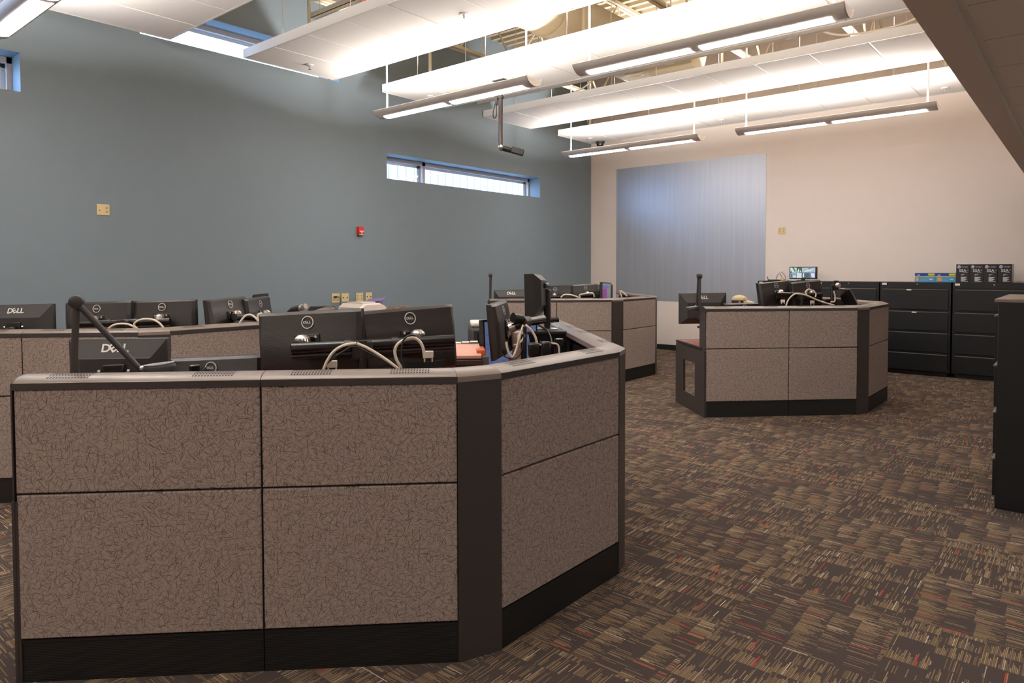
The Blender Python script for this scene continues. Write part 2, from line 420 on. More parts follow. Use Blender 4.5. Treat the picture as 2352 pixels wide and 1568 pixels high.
# ------------------------------------------------------------------ roof steel, ducts and pipes
for k in range(5):
    x = -6.94+1.49*k; j = MB(); zb, zt = 4.72, 5.50
    for q in (-.055, .01): j.box(x+q, x+q+.045, YF, YB, zb, zb+.008).box(x+q, x+q+.045, YF, YB, zt, zt+.05)
    j.box(x-.012, x-.004, YF, YB, zb, zb+.06).box(x+.008, x+.016, YF, YB, zb, zb+.06)
    y = YF+.1; up = True
    while y < YB-.7:
        j.tube([(x, y, zb+.03 if up else zt), (x, y+.62, zt if up else zb+.03)], .016, 6); y += .62; up = not up
    finish(struct('trim_%d' % (k+2), j, M_beige), 'open-web cream steel roof joist, spanning front to back above the clouds')
d = MB(); cx, cz, r = -4.87, 4.60, .30
d.lathe([(r, y) for y in (3.0, 4.2)]+[(r+.012, 4.2), (r+.012, 4.24), (r, 4.24)]+[(r, 6.6), (r+.012, 6.6), (r+.012, 6.64), (r, 6.64), (r, 8.7), (r+.03, 8.7), (r+.03, 8.76), (r, 8.76)], 32,
        Matrix.Translation((cx, 0, cz)) @ Matrix.Rotation(-PI/2, 4, 'X'))
dt = thing('air_duct', 'fat round cream air duct above the ceiling clouds', 'duct', (cx, 6, cz-r))
build('duct_barrel', d, M_beige, dt)
el = [V3((cx, 8.76+.34*math.sin(a), cz+.0)) + V3((.42*(1-math.cos(a)), 0, -.0)) for a in [PI/2*i/6 for i in range(7)]]
build('duct_elbow', MB().tube(el+[el[-1]+V3((.3, 0, 0))], r, 24), M_beige, dt)
tr = MB(); sq = lambda x, w, h: [V3((x, 9.1-w, cz-h)), V3((x, 9.1+w, cz-h)), V3((x, 9.1+w, cz+h)), V3((x, 9.1-w, cz+h))]
tr.loft([sq(cx-.5, .16, .2), sq(cx-.2, .36, .3), sq(cx+.1, .36, .34)])
build('duct_transition', tr, M_white, dt, smooth=False)
mp = MB().tube([(-7.4, 8.2, 4.2), (XB-.02, 8.2, 4.2)], .024, 10)
pt = thing('sprinkler_main', 'white sprinkler main pipe running beyond the second hanging cloud', 'pipe', (-4, 8.2, 4.166))
build('pipe_run', mp, M_white, pt)
for x in (-6.2, -4.1, -2.62, -1.9):
    build('pipe_coupling', MB().tube([(x-.05, 8.2, 4.2), (x+.05, 8.2, 4.2)], .032, 12).tube([(x, 8.2, 4.2), (x, 8.2, ZD)], .008, 6), M_white, pt)
for lab, pts, m in (('white flexible cable sagging beside the sprinkler main near the bulkhead', [(-2.4, 8.2, 4.245), (-2.1, 8.28, 4.12), (-1.6, 8.28, 4.10), (-1.2, 8.25, 4.18), (-.9, 8.2, 4.245)], M_cable),
                    ('white flexible cable looping up above the third hanging cloud', [(-6.1, 8.4, 4.1), (-5.75, 8.6, 4.2), (-5.4, 8.7, 4.42), (-5.2, 8.8, 4.55)], M_cable),
                    ('cream flexible cable draped over joist beside the round duct', [(-4.2, 8.9, 4.5), (-3.8, 8.95, 4.56), (-3.5, 8.9, 4.6), (-3.3, 8.9, 4.5)], M_cable)):
    solo('flexible_cable', MB().tube(smooth_path(pts), .012, 8), m, lab, 'cable')
solo('roof_conduit', MB().tube(smooth_path([(-6.9, 5.5, 4.9), (-6.2, 6.4, 4.78), (-5.6, 6.2, 4.85), (-4.2, 6.3, 4.85), (-2.9, 6.3, 4.9)]), .014, 8), M_red, 'thin red cable strung across the joists above the second cloud', 'cable')
for lab, x0, x1, y, z in (('cream channel strut crossing above first cloud by grey-blue wall', -7.05, -5.6, 4.9, 4.57), ('cream channel strut lying above the second cloud', -6.95, -5.3, 7.62, 4.46)):
    t = thing('channel_strut', lab, 'strut', ((x0+x1)/2, y, z-.03), group='channel struts')
    build('channel', MB().box(x0, x1, y-.035, y+.035, z-.03, z-.024).box(x0, x1, y-.035, y-.029, z-.03, z+.03).box(x0, x1, y+.029, y+.035, z-.03, z+.03), M_beige, t, smooth=False)
    for x in (x0+.15, x1-.15): build('threaded_rod', MB().tube([(x, y, z-.026), (x, y, ZD)], .006, 6), M_beige, t)

# ------------------------------------------------------------------ hanging ceiling clouds
X0, X1, ZC = -7.325, -.66, 3.97
ROWS = [('behind the camera, out over the front of the room', -1.96, -.74), ('nearest the camera, out over the front of the room', .05, 1.285), ('over the back-left workstation, the one at the top left corner', 2.105, 3.34),
        ('with the lavender-lit edge, second from the front', 4.166, 5.40), ('in the middle of the room, third from the front', 6.172, 7.41), ('fourth from front, showing its grey edge', 8.226, 9.473), ('farthest back, against the cream wall', 10.242, 11.36)]
for lab, y0, y1 in ROWS:
    c = thing('ceiling_cloud', 'long white acoustic ceiling cloud '+lab, 'ceiling cloud', ((X0+X1)/2, (y0+y1)/2, ZC), group='hanging acoustic ceiling clouds')
    fr = MB().box(X0, X1, y0, y0+.014, ZC, ZC+.1).box(X0, X1, y1-.014, y1, ZC, ZC+.1).box(X0, X0+.014, y0, y1, ZC, ZC+.1).box(X1-.014, X1, y0, y1, ZC, ZC+.1)
    for a, b in ((y0+.0142, y0+.0225), (y1-.0225, y1-.0142)): fr.box(X0+.0142, X1-.0142, a, b, ZC+.0005, ZC+.004)
    fr.box(X0+.0142, X0+.0225, y0+.023, y1-.023, ZC+.0005, ZC+.004)
    build('edge_trim', fr, M_white, c, smooth=False)
    k = 0
    while X0+.61*(k+1) < X1+.3:
        a, b = X0+.61*k+.012, min(X0+.61*(k+1)-.012, X1-.016)
        if k: build('grid_bar', MB().box(a-.024, a, y0+.014, y1-.014, ZC+.008, ZC+.03), M_white, c, smooth=False)
        build('ceiling_tile', MB().box(a, b, y0+.022, y1-.022, ZC+.002, ZC+.02), M_tile, c, smooth=False); k += 1
    for i in range(6):
        for yy in (y0+.16, y1-.16):
            x = X0+.55+1.19*i
            build('hanger_wire', MB().tube([(x, yy, ZC+.03), (x+.004, yy, ZC+.14), (x-.004, yy, ZC+.2), (x, yy, ZC+.3), (x, yy, ZD)], .0045, 5), M_white, c)
# ------------------------------------------------------------------ pendant fixtures
def pendant(x0, y, label):
    L, z = 2.44, 3.475
    t = thing('pendant_light', label, 'light fixture', (x0+L/2, y, z), group='curved pendant light fixtures')
    a = [(.125*math.sin(q), .125-.125*math.cos(q)) for q in [math.radians(-72+144*i/16) for i in range(17)]]
    out = [V3((0, y+p*1.12, z+h*.95)) for p, h in a]; inn = [V3((0, y+p*1.05, z+.010+h*.93)) for p, h in a][::-1]
    ring = out+inn
    sh = MB().loft([[V3((x0, p.y, p.z)) for p in ring], [V3((x0+L, p.y, p.z)) for p in ring]])
    build('housing', sh, M_alu, t)
    for xx in (x0+.004, x0+L-.012):
        build('end_cap', MB().loft([[V3((xx, p.y, p.z)) for p in out], [V3((xx+.008, p.y, p.z)) for p in out]]), M_alu, t, smooth=False)
    for q in (0, 1):
        xa = x0+.115+q*1.15; pts = [(y+.125*1.12*math.sin(b), z+.95*.125*(1-math.cos(b))-.004) for b in [math.radians(-27+54*i/6) for i in range(7)]]
        top = [(p[0], p[1]+.003) for p in pts][::-1]
        build('diffuser', MB().loft([[V3((xa, *p)) for p in pts+top], [V3((xa+1.06, *p)) for p in pts+top]]), M_lens, t)
    for q in (.11, L-.11):
        build('hanger_rod', MB().tube([(x0+q, y, z+.012), (x0+q, y, 5.56)], .011, 8), M_white, t)
    for q in (0, 1):
        la = bpy.data.lights.new('uplight_tube', 'AREA'); la.shape = 'RECTANGLE'; la.size = 1.08; la.size_y = .13; la.energy = LAMP_UP; la.color = WARM
        la.spread = PI
        lo = bpy.data.objects.new('uplight_tube', la); COL.objects.link(lo); lo.parent = t
        lo.location = (-L/2+.10+q*1.16+.545, 0, .074); lo.rotation_euler = (PI, 0, 0)
    return t
for y, a in ((-2.38, 'added unseen behind the camera'), (1.70, 'over the left front'), (5.78, 'in the middle row'), (9.84, 'in the row farthest back')):  # first row is added out of view to light the console fronts
    pendant(-6.86, y, 'long grey pendant light %s, on the grey-blue wall side' % a)
    pendant(-3.86, y, 'long grey pendant light %s, on the bulkhead side' % a)
# added fill lights, out of view in the lower ceiling, brightening floor and consoles
for lab, x, y in (('added unseen behind the camera', 1.9, -1.8), ('right of the camera', 2.55, 2.4), ('toward the cream back wall', 2.55, 6.8)):
    t = thing('added_fill_light', 'square added fill light, unseen, set in the lower ceiling '+lab, 'ceiling light', (x, y, ZL), group='added fill lights')
    build('frame', MB().box(x-.31, x+.31, y-.31, y-.285, ZL, ZL+.012).box(x-.31, x+.31, y+.285, y+.31, ZL, ZL+.012).box(x-.31, x-.285, y-.285, y+.285, ZL, ZL+.012).box(x+.285, x+.31, y-.285, y+.285, ZL, ZL+.012), M_white, t, smooth=False)
    build('diffuser', MB().box(x-.285, x+.285, y-.285, y+.285, ZL+.004, ZL+.011), M_fill_lens, t, smooth=False)
# ------------------------------------------------------------------ sprinkler heads under the clouds
for lab, x, y in (('under left end of the cloud with lavender-lit edge', -6.99, 4.81), ('in middle of the cloud with lavender-lit edge', -4.52, 4.82), ('under the left end of the middle cloud, behind the pendant', -6.985, 6.76),
                  ('in the middle of the middle cloud, above a pendant end', -4.51, 6.83), ('under the left end of the farthest cloud', -7.02, 10.85), ('in the middle of the farthest cloud', -4.56, 10.92), ('at bulkhead end of the farthest cloud', -1.51, 10.96)):
    t = thing('sprinkler', 'small chrome ceiling sprinkler '+lab, 'sprinkler', (x, y, ZC-.05), group='sprinkler heads')
    T = Matrix.Translation((x, y, ZC))
    build('escutcheon', MB().lathe([(.0, .002), (.045, .002), (.042, -.008), (.02, -.012), (0, -.012)], 20, T), M_white, t)
    build('sprinkler_head', MB().lathe([(.010, -.01), (.010, -.03), (.006, -.034), (.006, -.045), (.018, -.047), (.018, -.051), (0, -.051)], 12, T), M_chrome, t)
    build('drop_pipe', MB().tube([(x, y, ZC+.003), (x, y, ZD)], .021, 10), M_beige, t)
# camera pole and dome camera
px, py = -5.731, 6.785
t = thing('ceiling_camera', 'black camera hanging on a long pole from the middle cloud', 'camera', (px, py, 3.0))
build('mounting_plate', MB().box(px-.09, px+.09, py-.06, py+.06, ZC-.012, ZC).box(px-.04, px+.04, py-.04, py+.04, ZC-.09, ZC-.012), M_greypl, t, bevel=.004)
build('pole', MB().tube([(px, py, ZC-.05), (px, py, 3.15)], .028, 14), simple('dark_bronze_pole', S(78, 68, 66), .35, metal=.4), t)
build('clamp', MB().tube([(px, py, 3.74), (px, py, 3.77)], .04, 14).tube([(px-.045, py-.03, 3.66), (px-.045, py-.03, 3.9)], .02, 8), M_black, t)
build('cable_loop', MB().tube(smooth_path([(px-.05, py-.03, 3.72), (px-.09, py-.04, 3.58), (px-.085, py-.04, 3.5), (px-.05, py-.03, 3.52), (px-.045, py-.03, 3.66)]), .006, 6), M_bcable, t)
dirn = V3((.62, .5, -.22)).normalized(); e0 = V3((px, py, 3.12))
build('swivel_joint', MB().lathe([(0, -.045), (.035, -.03), (.045, 0), (.035, .03), (0, .045)], 14, Matrix.Translation(e0)), M_chrome, t)
build('camera_arm', MB().tube([e0, e0+dirn*.13, e0+dirn*.16], [.035, .035, .02], 10), M_pl, t)
q = e0+dirn*.2; R_ = Matrix.Translation(q) @ dirn.to_track_quat('X', 'Z').to_matrix().to_4x4()
build('camera_body', MB().box(-.06, .1, -.05, .05, -.03, .045, R_), M_pl, t, bevel=.01)
dx, dy = -7.053, 11.25
t = thing('dome_camera', 'small dark dome camera under the left end of the farthest cloud', 'camera', (dx, dy, ZC-.13))
T = Matrix.Translation((dx, dy, ZC))
build('mount_ring', MB().lathe([(0, 0), (.085, 0), (.085, -.03), (.07, -.045), (0, -.045)], 24, T), M_greypl, t)
build('dome', MB().lathe([(.068, -.045), (.064, -.08), (.048, -.11), (.025, -.126), (0, -.13)], 24, T), M_gloss, t)

# ------------------------------------------------------------------ wall devices
def plate(label, p, axis, w, h, style, group):
    t = thing('wall_plate', label, 'wall plate', p, 0 if axis == 'y' else PI/2, group)
    I = lambda mb: mb
    # local frame: x along the wall, -y out of the wall
    build('cover_plate', MB().box(-w/2, w/2, -.007, 0, -h/2, h/2), M_ivory, t, world=False, bevel=.003)
    for k, q in enumerate((-.28, .28)):
        if style[k] == 'o':
            for zz in (-.02, .02):
                build('socket', MB().box(q*w-.014, q*w+.014, -.0095, -.007, zz-.013, zz+.013), simple('ivory_socket', S(206, 182, 132), .5) if 'ivory_socket' not in bpy.data.materials else bpy.data.materials['ivory_socket'], t, world=False, bevel=.003)
                build('slot', MB().box(q*w-.007, q*w-.004, -.0102, -.0094, zz-.004, zz+.005).box(q*w+.004, q*w+.007, -.0102, -.0094, zz-.004, zz+.005).box(q*w-.002, q*w+.002, -.0102, -.0094, zz-.01, zz-.006), M_seam, t, world=False, smooth=False)
        if style[k] == 'j':
            build('jack', MB().box(q*w-.009, q*w+.009, -.0092, -.006, -.008, .008), M_seam, t, world=False, bevel=.001)
        if style[k] == 't':
            build('jack', MB().box(q*w-.008, q*w+.008, -.009, -.006, .004, .018), M_silver, t, world=False, bevel=.001)
            build('jack', MB().box(q*w-.008, q*w+.008, -.009, -.006, -.016, -.004), M_kraft, t, world=False, bevel=.001)
    return t
EX = XW+.0005
plate('double ivory outlet plate alone high on the grey-blue wall at left', (EX, 2.898, 2.218), 'x', .125, .117, 'to', 'ivory wall plates')
g4 = 'ivory wall plates'
po = plate('ivory outlet plate with a black plug, leftmost above the beige printer', (EX, 5.873, 1.177), 'x', .128, .132, 'oo', g4)
plate('ivory plate with two dark jacks beside the plugged outlet', (EX, 6.034, 1.18), 'x', .122, .122, 'jj', g4)
plate('ivory double outlet plate, third from left above the printer', (EX, 6.288, 1.18), 'x', .124, .122, 'oo', g4)
plate('ivory jack plate with thin blue lead, rightmost above the printer', (EX, 6.457, 1.18), 'x', .12, .122, 'jj', g4)
plate('small ivory outlet plate on cream back wall beside grey-blue panel', (-4.077, YB-.0005, 2.229), 'y', .122, .118, 'oo', g4)
t = thing('power_plug', 'black plug and lead in the leftmost ivory outlet', 'plug', (EX+.02, 5.86, 1.19))
build('plug_body', MB().box(EX+.0105, EX+.045, 5.835, 5.87, 1.185, 1.21), M_pl, t, bevel=.004)
build('lead', MB().tube(smooth_path([(EX+.04, 5.85, 1.195), (EX+.07, 5.89, 1.19), (EX+.07, 5.9, 1.13), (EX+.08, 5.89, 1.08), (EX+.09, 5.86, 1.05)]), .006, 6), M_bcable, t)
t = thing('fire_alarm', 'small red fire alarm pull station on the grey-blue wall', 'fire alarm', (XW, 6.295, 2.064))
y0 = 6.25; build('housing', MB().box(XW, XW+.05, 6.25, 6.341, 2.064, 2.19), M_red, t, bevel=.006)
build('pull_handle', MB().box(XW+.05, XW+.062, 6.262, 6.329, 2.108, 2.13).box(XW+.05, XW+.064, 6.285, 6.306, 2.085, 2.11), simple('pale_red_plastic', S(236, 190, 184), .4), t, bevel=.003)
build('label_strip', MB().box(XW+.05, XW+.0515, 6.258, 6.333, 2.068, 2.082), M_ivory, t, smooth=False)
# ------------------------------------------------------------------ console workstations
Q = [(-1.676, 0), (0, 0), (.18, .08), (.842, .74), (.911, .884), (.911, 2.80)]
def unit(a, b):
    d = V3((b[0]-a[0], b[1]-a[1], 0)); return d.normalized()
DIRS = [unit(Q[i], Q[i+1]) for i in range(5)]
NIN = [V3((-d.y, d.x, 0)) for d in DIRS]
def mit(i):     # inward offset vector at corner i
    if i == 0: return NIN[0]
    if i == 5: return NIN[4]
    m = (NIN[i-1]+NIN[i]).normalized(); return m/m.dot(NIN[i])
def off(i, d): p = V3((*Q[i], 0))+mit(i)*d; return p
CAP = [(.0, 1.127), (.0, 1.149), (.008, 1.156), (.025, 1.164), (.05, 1.170), (.08, 1.173), (.11, 1.171), (.135, 1.164), (.148, 1.154), (.150, 1.127)]
VENT_ROWS = [.022, .042, .064, .086]
def capz(d):
    for (a, z), (b, w) in zip(CAP[1:], CAP[2:]):
        if a <= d <= b: return z+(w-z)*(d-a)/(b-a)
    return 1.16
def console(u0, v0, label, end_panel=True, third=True):
    wp = lambda p, z: un(u0+p.x, v0+p.y, z)
    t = thing('console_workstation', label, 'workstation', wp(V3((-.4, .45, 0)), 0), PI/4, 'console workstations')
    def seg(i, a, b):       # points along edge i between fractions, with mitres at the true ends
        A, B = V3((*Q[i], 0)), V3((*Q[i+1], 0)); L = (B-A).length
        ma = mit(i) if a <= 0 else NIN[i]; mb = mit(i+1) if b >= L else NIN[i]
        return A+DIRS[i]*a, A+DIRS[i]*b, ma, mb
    def sweep(mb, prof, i, a, b, g=.0):
        p, q, ma, mb_ = seg(i, a, b); p = p+DIRS[i]*g; q = q-DIRS[i]*g
        return mb.loft([[wp(p+ma*d, z) for d, z in prof], [wp(q+mb_*d, z) for d, z in prof]])
    def slab(mb, i, a, b, d0, d1, z0, z1): return sweep(mb, [(d0, z0), (d0, z1), (d1, z1), (d1, z0)], i, a, b)
    def panel(i, a, b, z0, z1):
        A = V3((*Q[i], 0)); p, q = A+DIRS[i]*a, A+DIRS[i]*b; n = NIN[i]; c = .004
        o = [(p, z0), (q, z0), (q, z1), (p, z1)]
        fr = [wp(x-n*.0, z) for x, z in [(p+DIRS[i]*c, z0+c), (q-DIRS[i]*c, z0+c), (q-DIRS[i]*c, z1-c), (p+DIRS[i]*c, z1-c)]]
        ed = [wp(x+n*c, z) for x, z in o]; bk = [wp(x+n*.018, z) for x, z in o]
        k = 10*i+u0*3
        uf = [(a+k, z0), (b+k, z0), (b+k, z1), (a+k, z1)]
        vs = fr+ed+bk; fs = [(0, 1, 2, 3)]; uvs = [uf]
        for s_ in (0, 4):
            for e in range(4):
                g = (e+1) % 4; fs.append((s_+e, s_+g, s_+4+g, s_+4+e)); uvs.append([uf[e], uf[g], uf[g], uf[e]])
        fs.append((11, 10, 9, 8)); uvs.append([uf[3], uf[2], uf[1], uf[0]])
        return MB().add(vs, fs, uvs)
    mods = [(0, 0, .914), (0, .914, 1.676), (2, 0, None), (4, .0, .96), (4, .96, None)]
    for i, a, b in mods:
        L = (V3((*Q[i+1], 0))-V3((*Q[i], 0))).length; b = L if b is None else b
        if i == 4 and not third: continue
        ga, gb = .006, .006
        build('base_panel', slab(slab(MB(), i, a+.002, b-.002, .006, .09, 0, .155), i, a+.002, b-.002, .002, .09, .155, .165), M_base, t, smooth=False)
        build('panel_frame', slab(MB(), i, a, b, .014, .085, .165, 1.127), M_seam, t, smooth=False)
        e0 = .006 if (i == 0 and a == 0) else .004
        build('fabric_panel', panel(i, a+e0, b-.004, .170, .7225), M_fab, t, smooth=False)
        build('fabric_panel', panel(i, a+e0, b-.004, .7305, 1.123), M_fab, t, smooth=False)
        build('top_cap', sweep(MB(), CAP, i, a, b, .0015), M_cap, t, angle=25)
        fa = MB(); sweep(fa, [(-.003, 1.124), (-.003, 1.150), (.004, 1.152), (.004, 1.124)], i, a, b, .001); build('cap_edge_strip', fa, M_black, t, smooth=False)
        A = V3((*Q[i], 0)); n = NIN[i]
        for c0 in (a+.11, b-.11-.155):
            if b-a < .5: continue
            vt = MB()
            for d in VENT_ROWS:
                for k in range(14):
                    s0 = c0+k*.0113; z0 = capz(d)+.0008; z1 = capz(d+.012)+.0008
                    vs = [wp(A+DIRS[i]*(s0)+n*d, z0), wp(A+DIRS[i]*(s0+.006)+n*d, z0), wp(A+DIRS[i]*(s0+.006)+n*(d+.013), z1), wp(A+DIRS[i]*s0+n*(d+.013), z1)]
                    vt.add(vs, [(0, 1, 2, 3)])
            build('vent_grille', vt, M_slot, t, smooth=False)
        sl = MB()
        for z in (.80, .86, .92, .98, 1.04): slab(sl, i, a+.03, b-.03, .085, .108, z, z+.045)
        build('slat_rail', sl, M_pl, t, smooth=False)
    for i in (1, 3):
        L = (V3((*Q[i+1], 0))-V3((*Q[i], 0))).length
        if i == 3 and not third: continue
        build('corner_column', slab(MB(), i, 0, L, .0, .085, 0, 1.135), M_black, t, smooth=False)
        build('corner_cap', sweep(MB(), [(-.002, 1.128)]+CAP[1:], i, 0, L, .0), M_cap, t, angle=25)
    # end of the run: black side panel with a window hole, post and worktop edge
    if end_panel:
        # outline and hole in the (v, z) plane, bridged into one ring of quads
        o = [(.0, .0), (.895, .0), (.895, .70), (.0, .70)]; h = [(.276, .18), (.63, .18), (.645, .54), (.276, .54)]
        vs = [wp(V3((Q[0][0]-.012, v, 0)), z) for v, z in o+h]+[wp(V3((Q[0][0]+.012, v, 0)), z) for v, z in o+h]
        fs = []
        for e in range(4):
            g = (e+1) % 4
            fs += [(e, g, 4+g, 4+e), (8+e, 12+e, 12+g, 8+g), (e, 8+e, 8+g, g), (4+e, 4+g, 12+g, 12+e)]
        build('end_panel', MB().add(vs, fs), M_black, t, smooth=False)
    pst = MB(); vs = []
    for x in (Q[0][0]-.005, Q[0][0]-.0):
        vs.append([wp(V3((x, d, 0)), z) for d, z in [(-.002, 0), (-.002, 1.149)]+CAP[2:-1]+[(.16, 1.12), (.16, 0)]])
    pst.loft(vs); build('end_post', pst, M_black, t, smooth=False)
    # worktop with a rounded black edge
    out = [off(i, .112) for i in range(6)]; inn = [off(i, .86) for i in (5, )]
    inner = [V3((-.09, 2.80, 0)), V3((-.09, 1.32, 0)), V3((-.36, .89, 0)), V3((Q[0][0], .89, 0))]
    poly = out+inner
    wt = MB().prism([tuple(un(u0+p.x, v0+p.y, 0))[:2] for p in poly], .712, .736)
    build('worktop', wt, M_wood, t, smooth=False)
    nose = MB().tube([wp(V3((Q[0][0]-.002, .10, 0)), .722), wp(V3((Q[0][0]-.002, .89, 0)), .722)]+[wp(V3((p.x, p.y, 0)), .722) for p in inner[::-1][1:]], .017, 8)
    build('worktop_edge', nose, M_pl, t)
    # legs under the worktop
    lg = [(-.9, .8), (.1, 2.7), (-.2, .86)]
    for x, y in lg:
        p = wp(V3((x, y, 0)), 0); build('support_leg', MB().tube([p, p+V3((0, 0, .712))], .025, 12), M_black, t)
    return t
console(.056, 2.732, 'large crackle-fabric console workstation in the foreground, nearest the camera')
console(-2.075, 4.90, 'console workstation behind the foreground one at the far left, cut by the frame')
console(4.43, 7.086, 'console workstation standing alone at right, its open black end panel showing')
console(2.305, 9.325, 'console workstation in the middle distance in front of the cream corner')

# ------------------------------------------------------------------ task lamps on the left end of each console
def lamp(label, foot, knee, elbow, head, yaw=0.0):
    t = thing('task_lamp', label, 'lamp', foot, 0, 'jointed task lamps')
    foot, knee, elbow, head = map(V3, (foot, knee, elbow, head))
    build('clamp_base', MB().tube([foot+V3((0, 0, -.05)), foot+V3((0, 0, .0))], .028, 12), M_black, t)
    build('lower_arm', MB().tube([foot, knee], .0138, 10), M_black, t)
    ax = (knee-foot).cross(elbow-knee)
    if ax.length < 1e-4: ax = V3((1, 0, 0))
    ax.normalize()
    if ax.dot(V3((0, 0, EYE))-knee) < 0: ax = -ax
    build('knuckle', MB().tube([knee-ax*.02, knee+ax*.024, knee+ax*.028], [.026, .026, .02], 20), M_greypl, t)
    b = knee+ax*.012
    build('upper_arm', MB().tube([b, elbow], .0125, 10), M_greypl, t)
    build('head_joint', MB().tube([elbow, elbow+(head-elbow)*.45], [.016, .012], 10), M_chrome, t)
    T = Matrix.Translation(head) @ Matrix.Rotation(yaw, 4, 'Z') @ Matrix.Rotation(math.radians(-6), 4, 'Y')
    hd = build('lamp_head', MB().lathe([(0, .012), (.05, .012), (.062, .006), (.066, -.004), (.06, -.03), (0, -.03)], 28, T), M_greypl, t)
    rg = MB()
    for r0, r1 in ((.052, .060), (.036, .043), (.02, .026)):
        ring_lathe(rg, [(r0, .0125), (r1, .0125), (r1, .0145), (r0, .0145)], 28, T)
    build('vent_ring', rg, M_silver, hd, smooth=False)
lamp('black jointed task lamp bent over the left end of the foreground console', on_v(168, 872, 2.93), on_v(176, 693, 2.93), on_v(322, 848, 3.0), on_v(366, 842, 3.02), .5)
lamp('folded black task lamp on the left end of the right-hand console', on_v(1607, 722, 7.28), on_v(1607, 634, 7.28), on_v(1601, 703, 7.36), on_v(1590, 707, 7.30), .5)
lamp('thin upright task lamp on left end of the middle-distance console', on_v(1125.5, 690, 9.5), on_v(1126, 631, 9.5), on_v(1126.5, 684, 9.62), on_v(1130, 692, 9.75), .5)

# ------------------------------------------------------------------ monitors
BIGTXT = text_mesh('D', 1, .02), text_mesh('E', 1, .02), text_mesh('L', 1, .02), text_mesh('L', 1, .02)
def logo(mb, cx, cz, h, y, ext=.0006):
    """four block letters, the second one tipped, on a back facing -y"""
    B = Matrix.Translation((cx, y, cz)) @ Matrix.Rotation(PI/2, 4, 'X')
    for g, x, a in ((BIGTXT[0], -1.12, 0), (BIGTXT[1], -.38, .62), (BIGTXT[2], .36, 0), (BIGTXT[3], .98, 0)):
        mb.mesh(g, B @ Matrix.Translation((x*h, 0, 0)) @ Matrix.Rotation(a, 4, 'Z') @ Matrix.Diagonal((h*1.36, h*1.36, 1, 1)))
    return mb
def wide_monitor(label, M):
    t = thing('wide_monitor', label, 'monitor', M=M, group='black widescreen monitors')
    w, h = .25, .1575
    # back shell: side profile swept across, band at the top leaning forward
    pr = [(-.004, -h), (-.03, -h+.012), (-.044, -h+.05), (-.046, .048), (-.041, .064), (-.030, h-.012), (-.012, h), (.012, h), (.012, -h)]
    def ring(x, k): return [V3((x, y*k if y < 0 else y, z)) for y, z in pr]
    build('back_shell', MB().loft([ring(-w, .45), ring(-w+.02, .9), ring(-w+.05, 1), ring(w-.05, 1), ring(w-.02, .9), ring(w, .45)]), M_plr, t, world=False, angle=30)
    build('bezel', MB().box(-w-.002, w+.002, .012, .022, -h-.002, h+.002), M_pl, t, world=False, bevel=.003)
    build('screen', MB().box(-w+.012, w-.012, .0222, .0228, -h+.014, h-.012), M_scr_off, t, world=False, smooth=False)
    T = Matrix.Translation((0, -.0375, .108)) @ Matrix.Rotation(-.13, 4, 'X')
    rg = ring_lathe(MB(), [(.0255, -.001), (.0295, -.001), (.0295, .002), (.0255, .002)], 32, T @ Matrix.Rotation(PI/2, 4, 'X'))
    g = MB(); logo(g, 0, 0, .0125, -.0016)
    for v in g.v: v.y -= .0
    g.v = [T @ v for v in g.v]
    rg.v += []; o = len(rg.v); rg.v += g.v; rg.f += [[o+k for k in f] for f in g.f]; rg.uv += g.uv
    build('maker_badge', rg, M_silver, t, world=False, smooth=False)
    build('mount_plate', MB().box(-.06, .06, -.056, -.044, -.06, .055), M_gloss, t, world=False, bevel=.004)
    for x in (-.045, .045):
        for z in (-.045, .042): build('mount_screw', MB().tube([(x, -.056, z), (x, -.06, z)], .007, 8), M_chrome, t, world=False)
    build('port_recess', MB().box(-.17, .17, -.0475, -.03, -.145, -.108), M_seam, t, world=False, bevel=.004)
    return t
def pose(u, v, z, yaw, tilt, roll):
    a = math.radians(45+yaw); r = V3((math.cos(a), math.sin(a), 0)); up = V3((0, 0, 1)); n = r.cross(up)
    q = math.radians(tilt); up2 = up*math.cos(q)+n*math.sin(q); q = math.radians(roll)
    r3 = r*math.cos(q)+up2*math.sin(q); up3 = up2*math.cos(q)-r*math.sin(q); y3 = up3.cross(r3); c = un(u, v, z)
    return Matrix(((r3.x, y3.x, up3.x, c.x), (r3.y, y3.y, up3.y, c.y), (r3.z, y3.z, up3.z, c.z), (0, 0, 0, 1)))
def aim(px, py, D, yaw, tilt, roll):
    c = at_d(px, py, D); return pose((c.x+c.y)*S2, (c.y-c.x)*S2, c.z, yaw, tilt, roll)
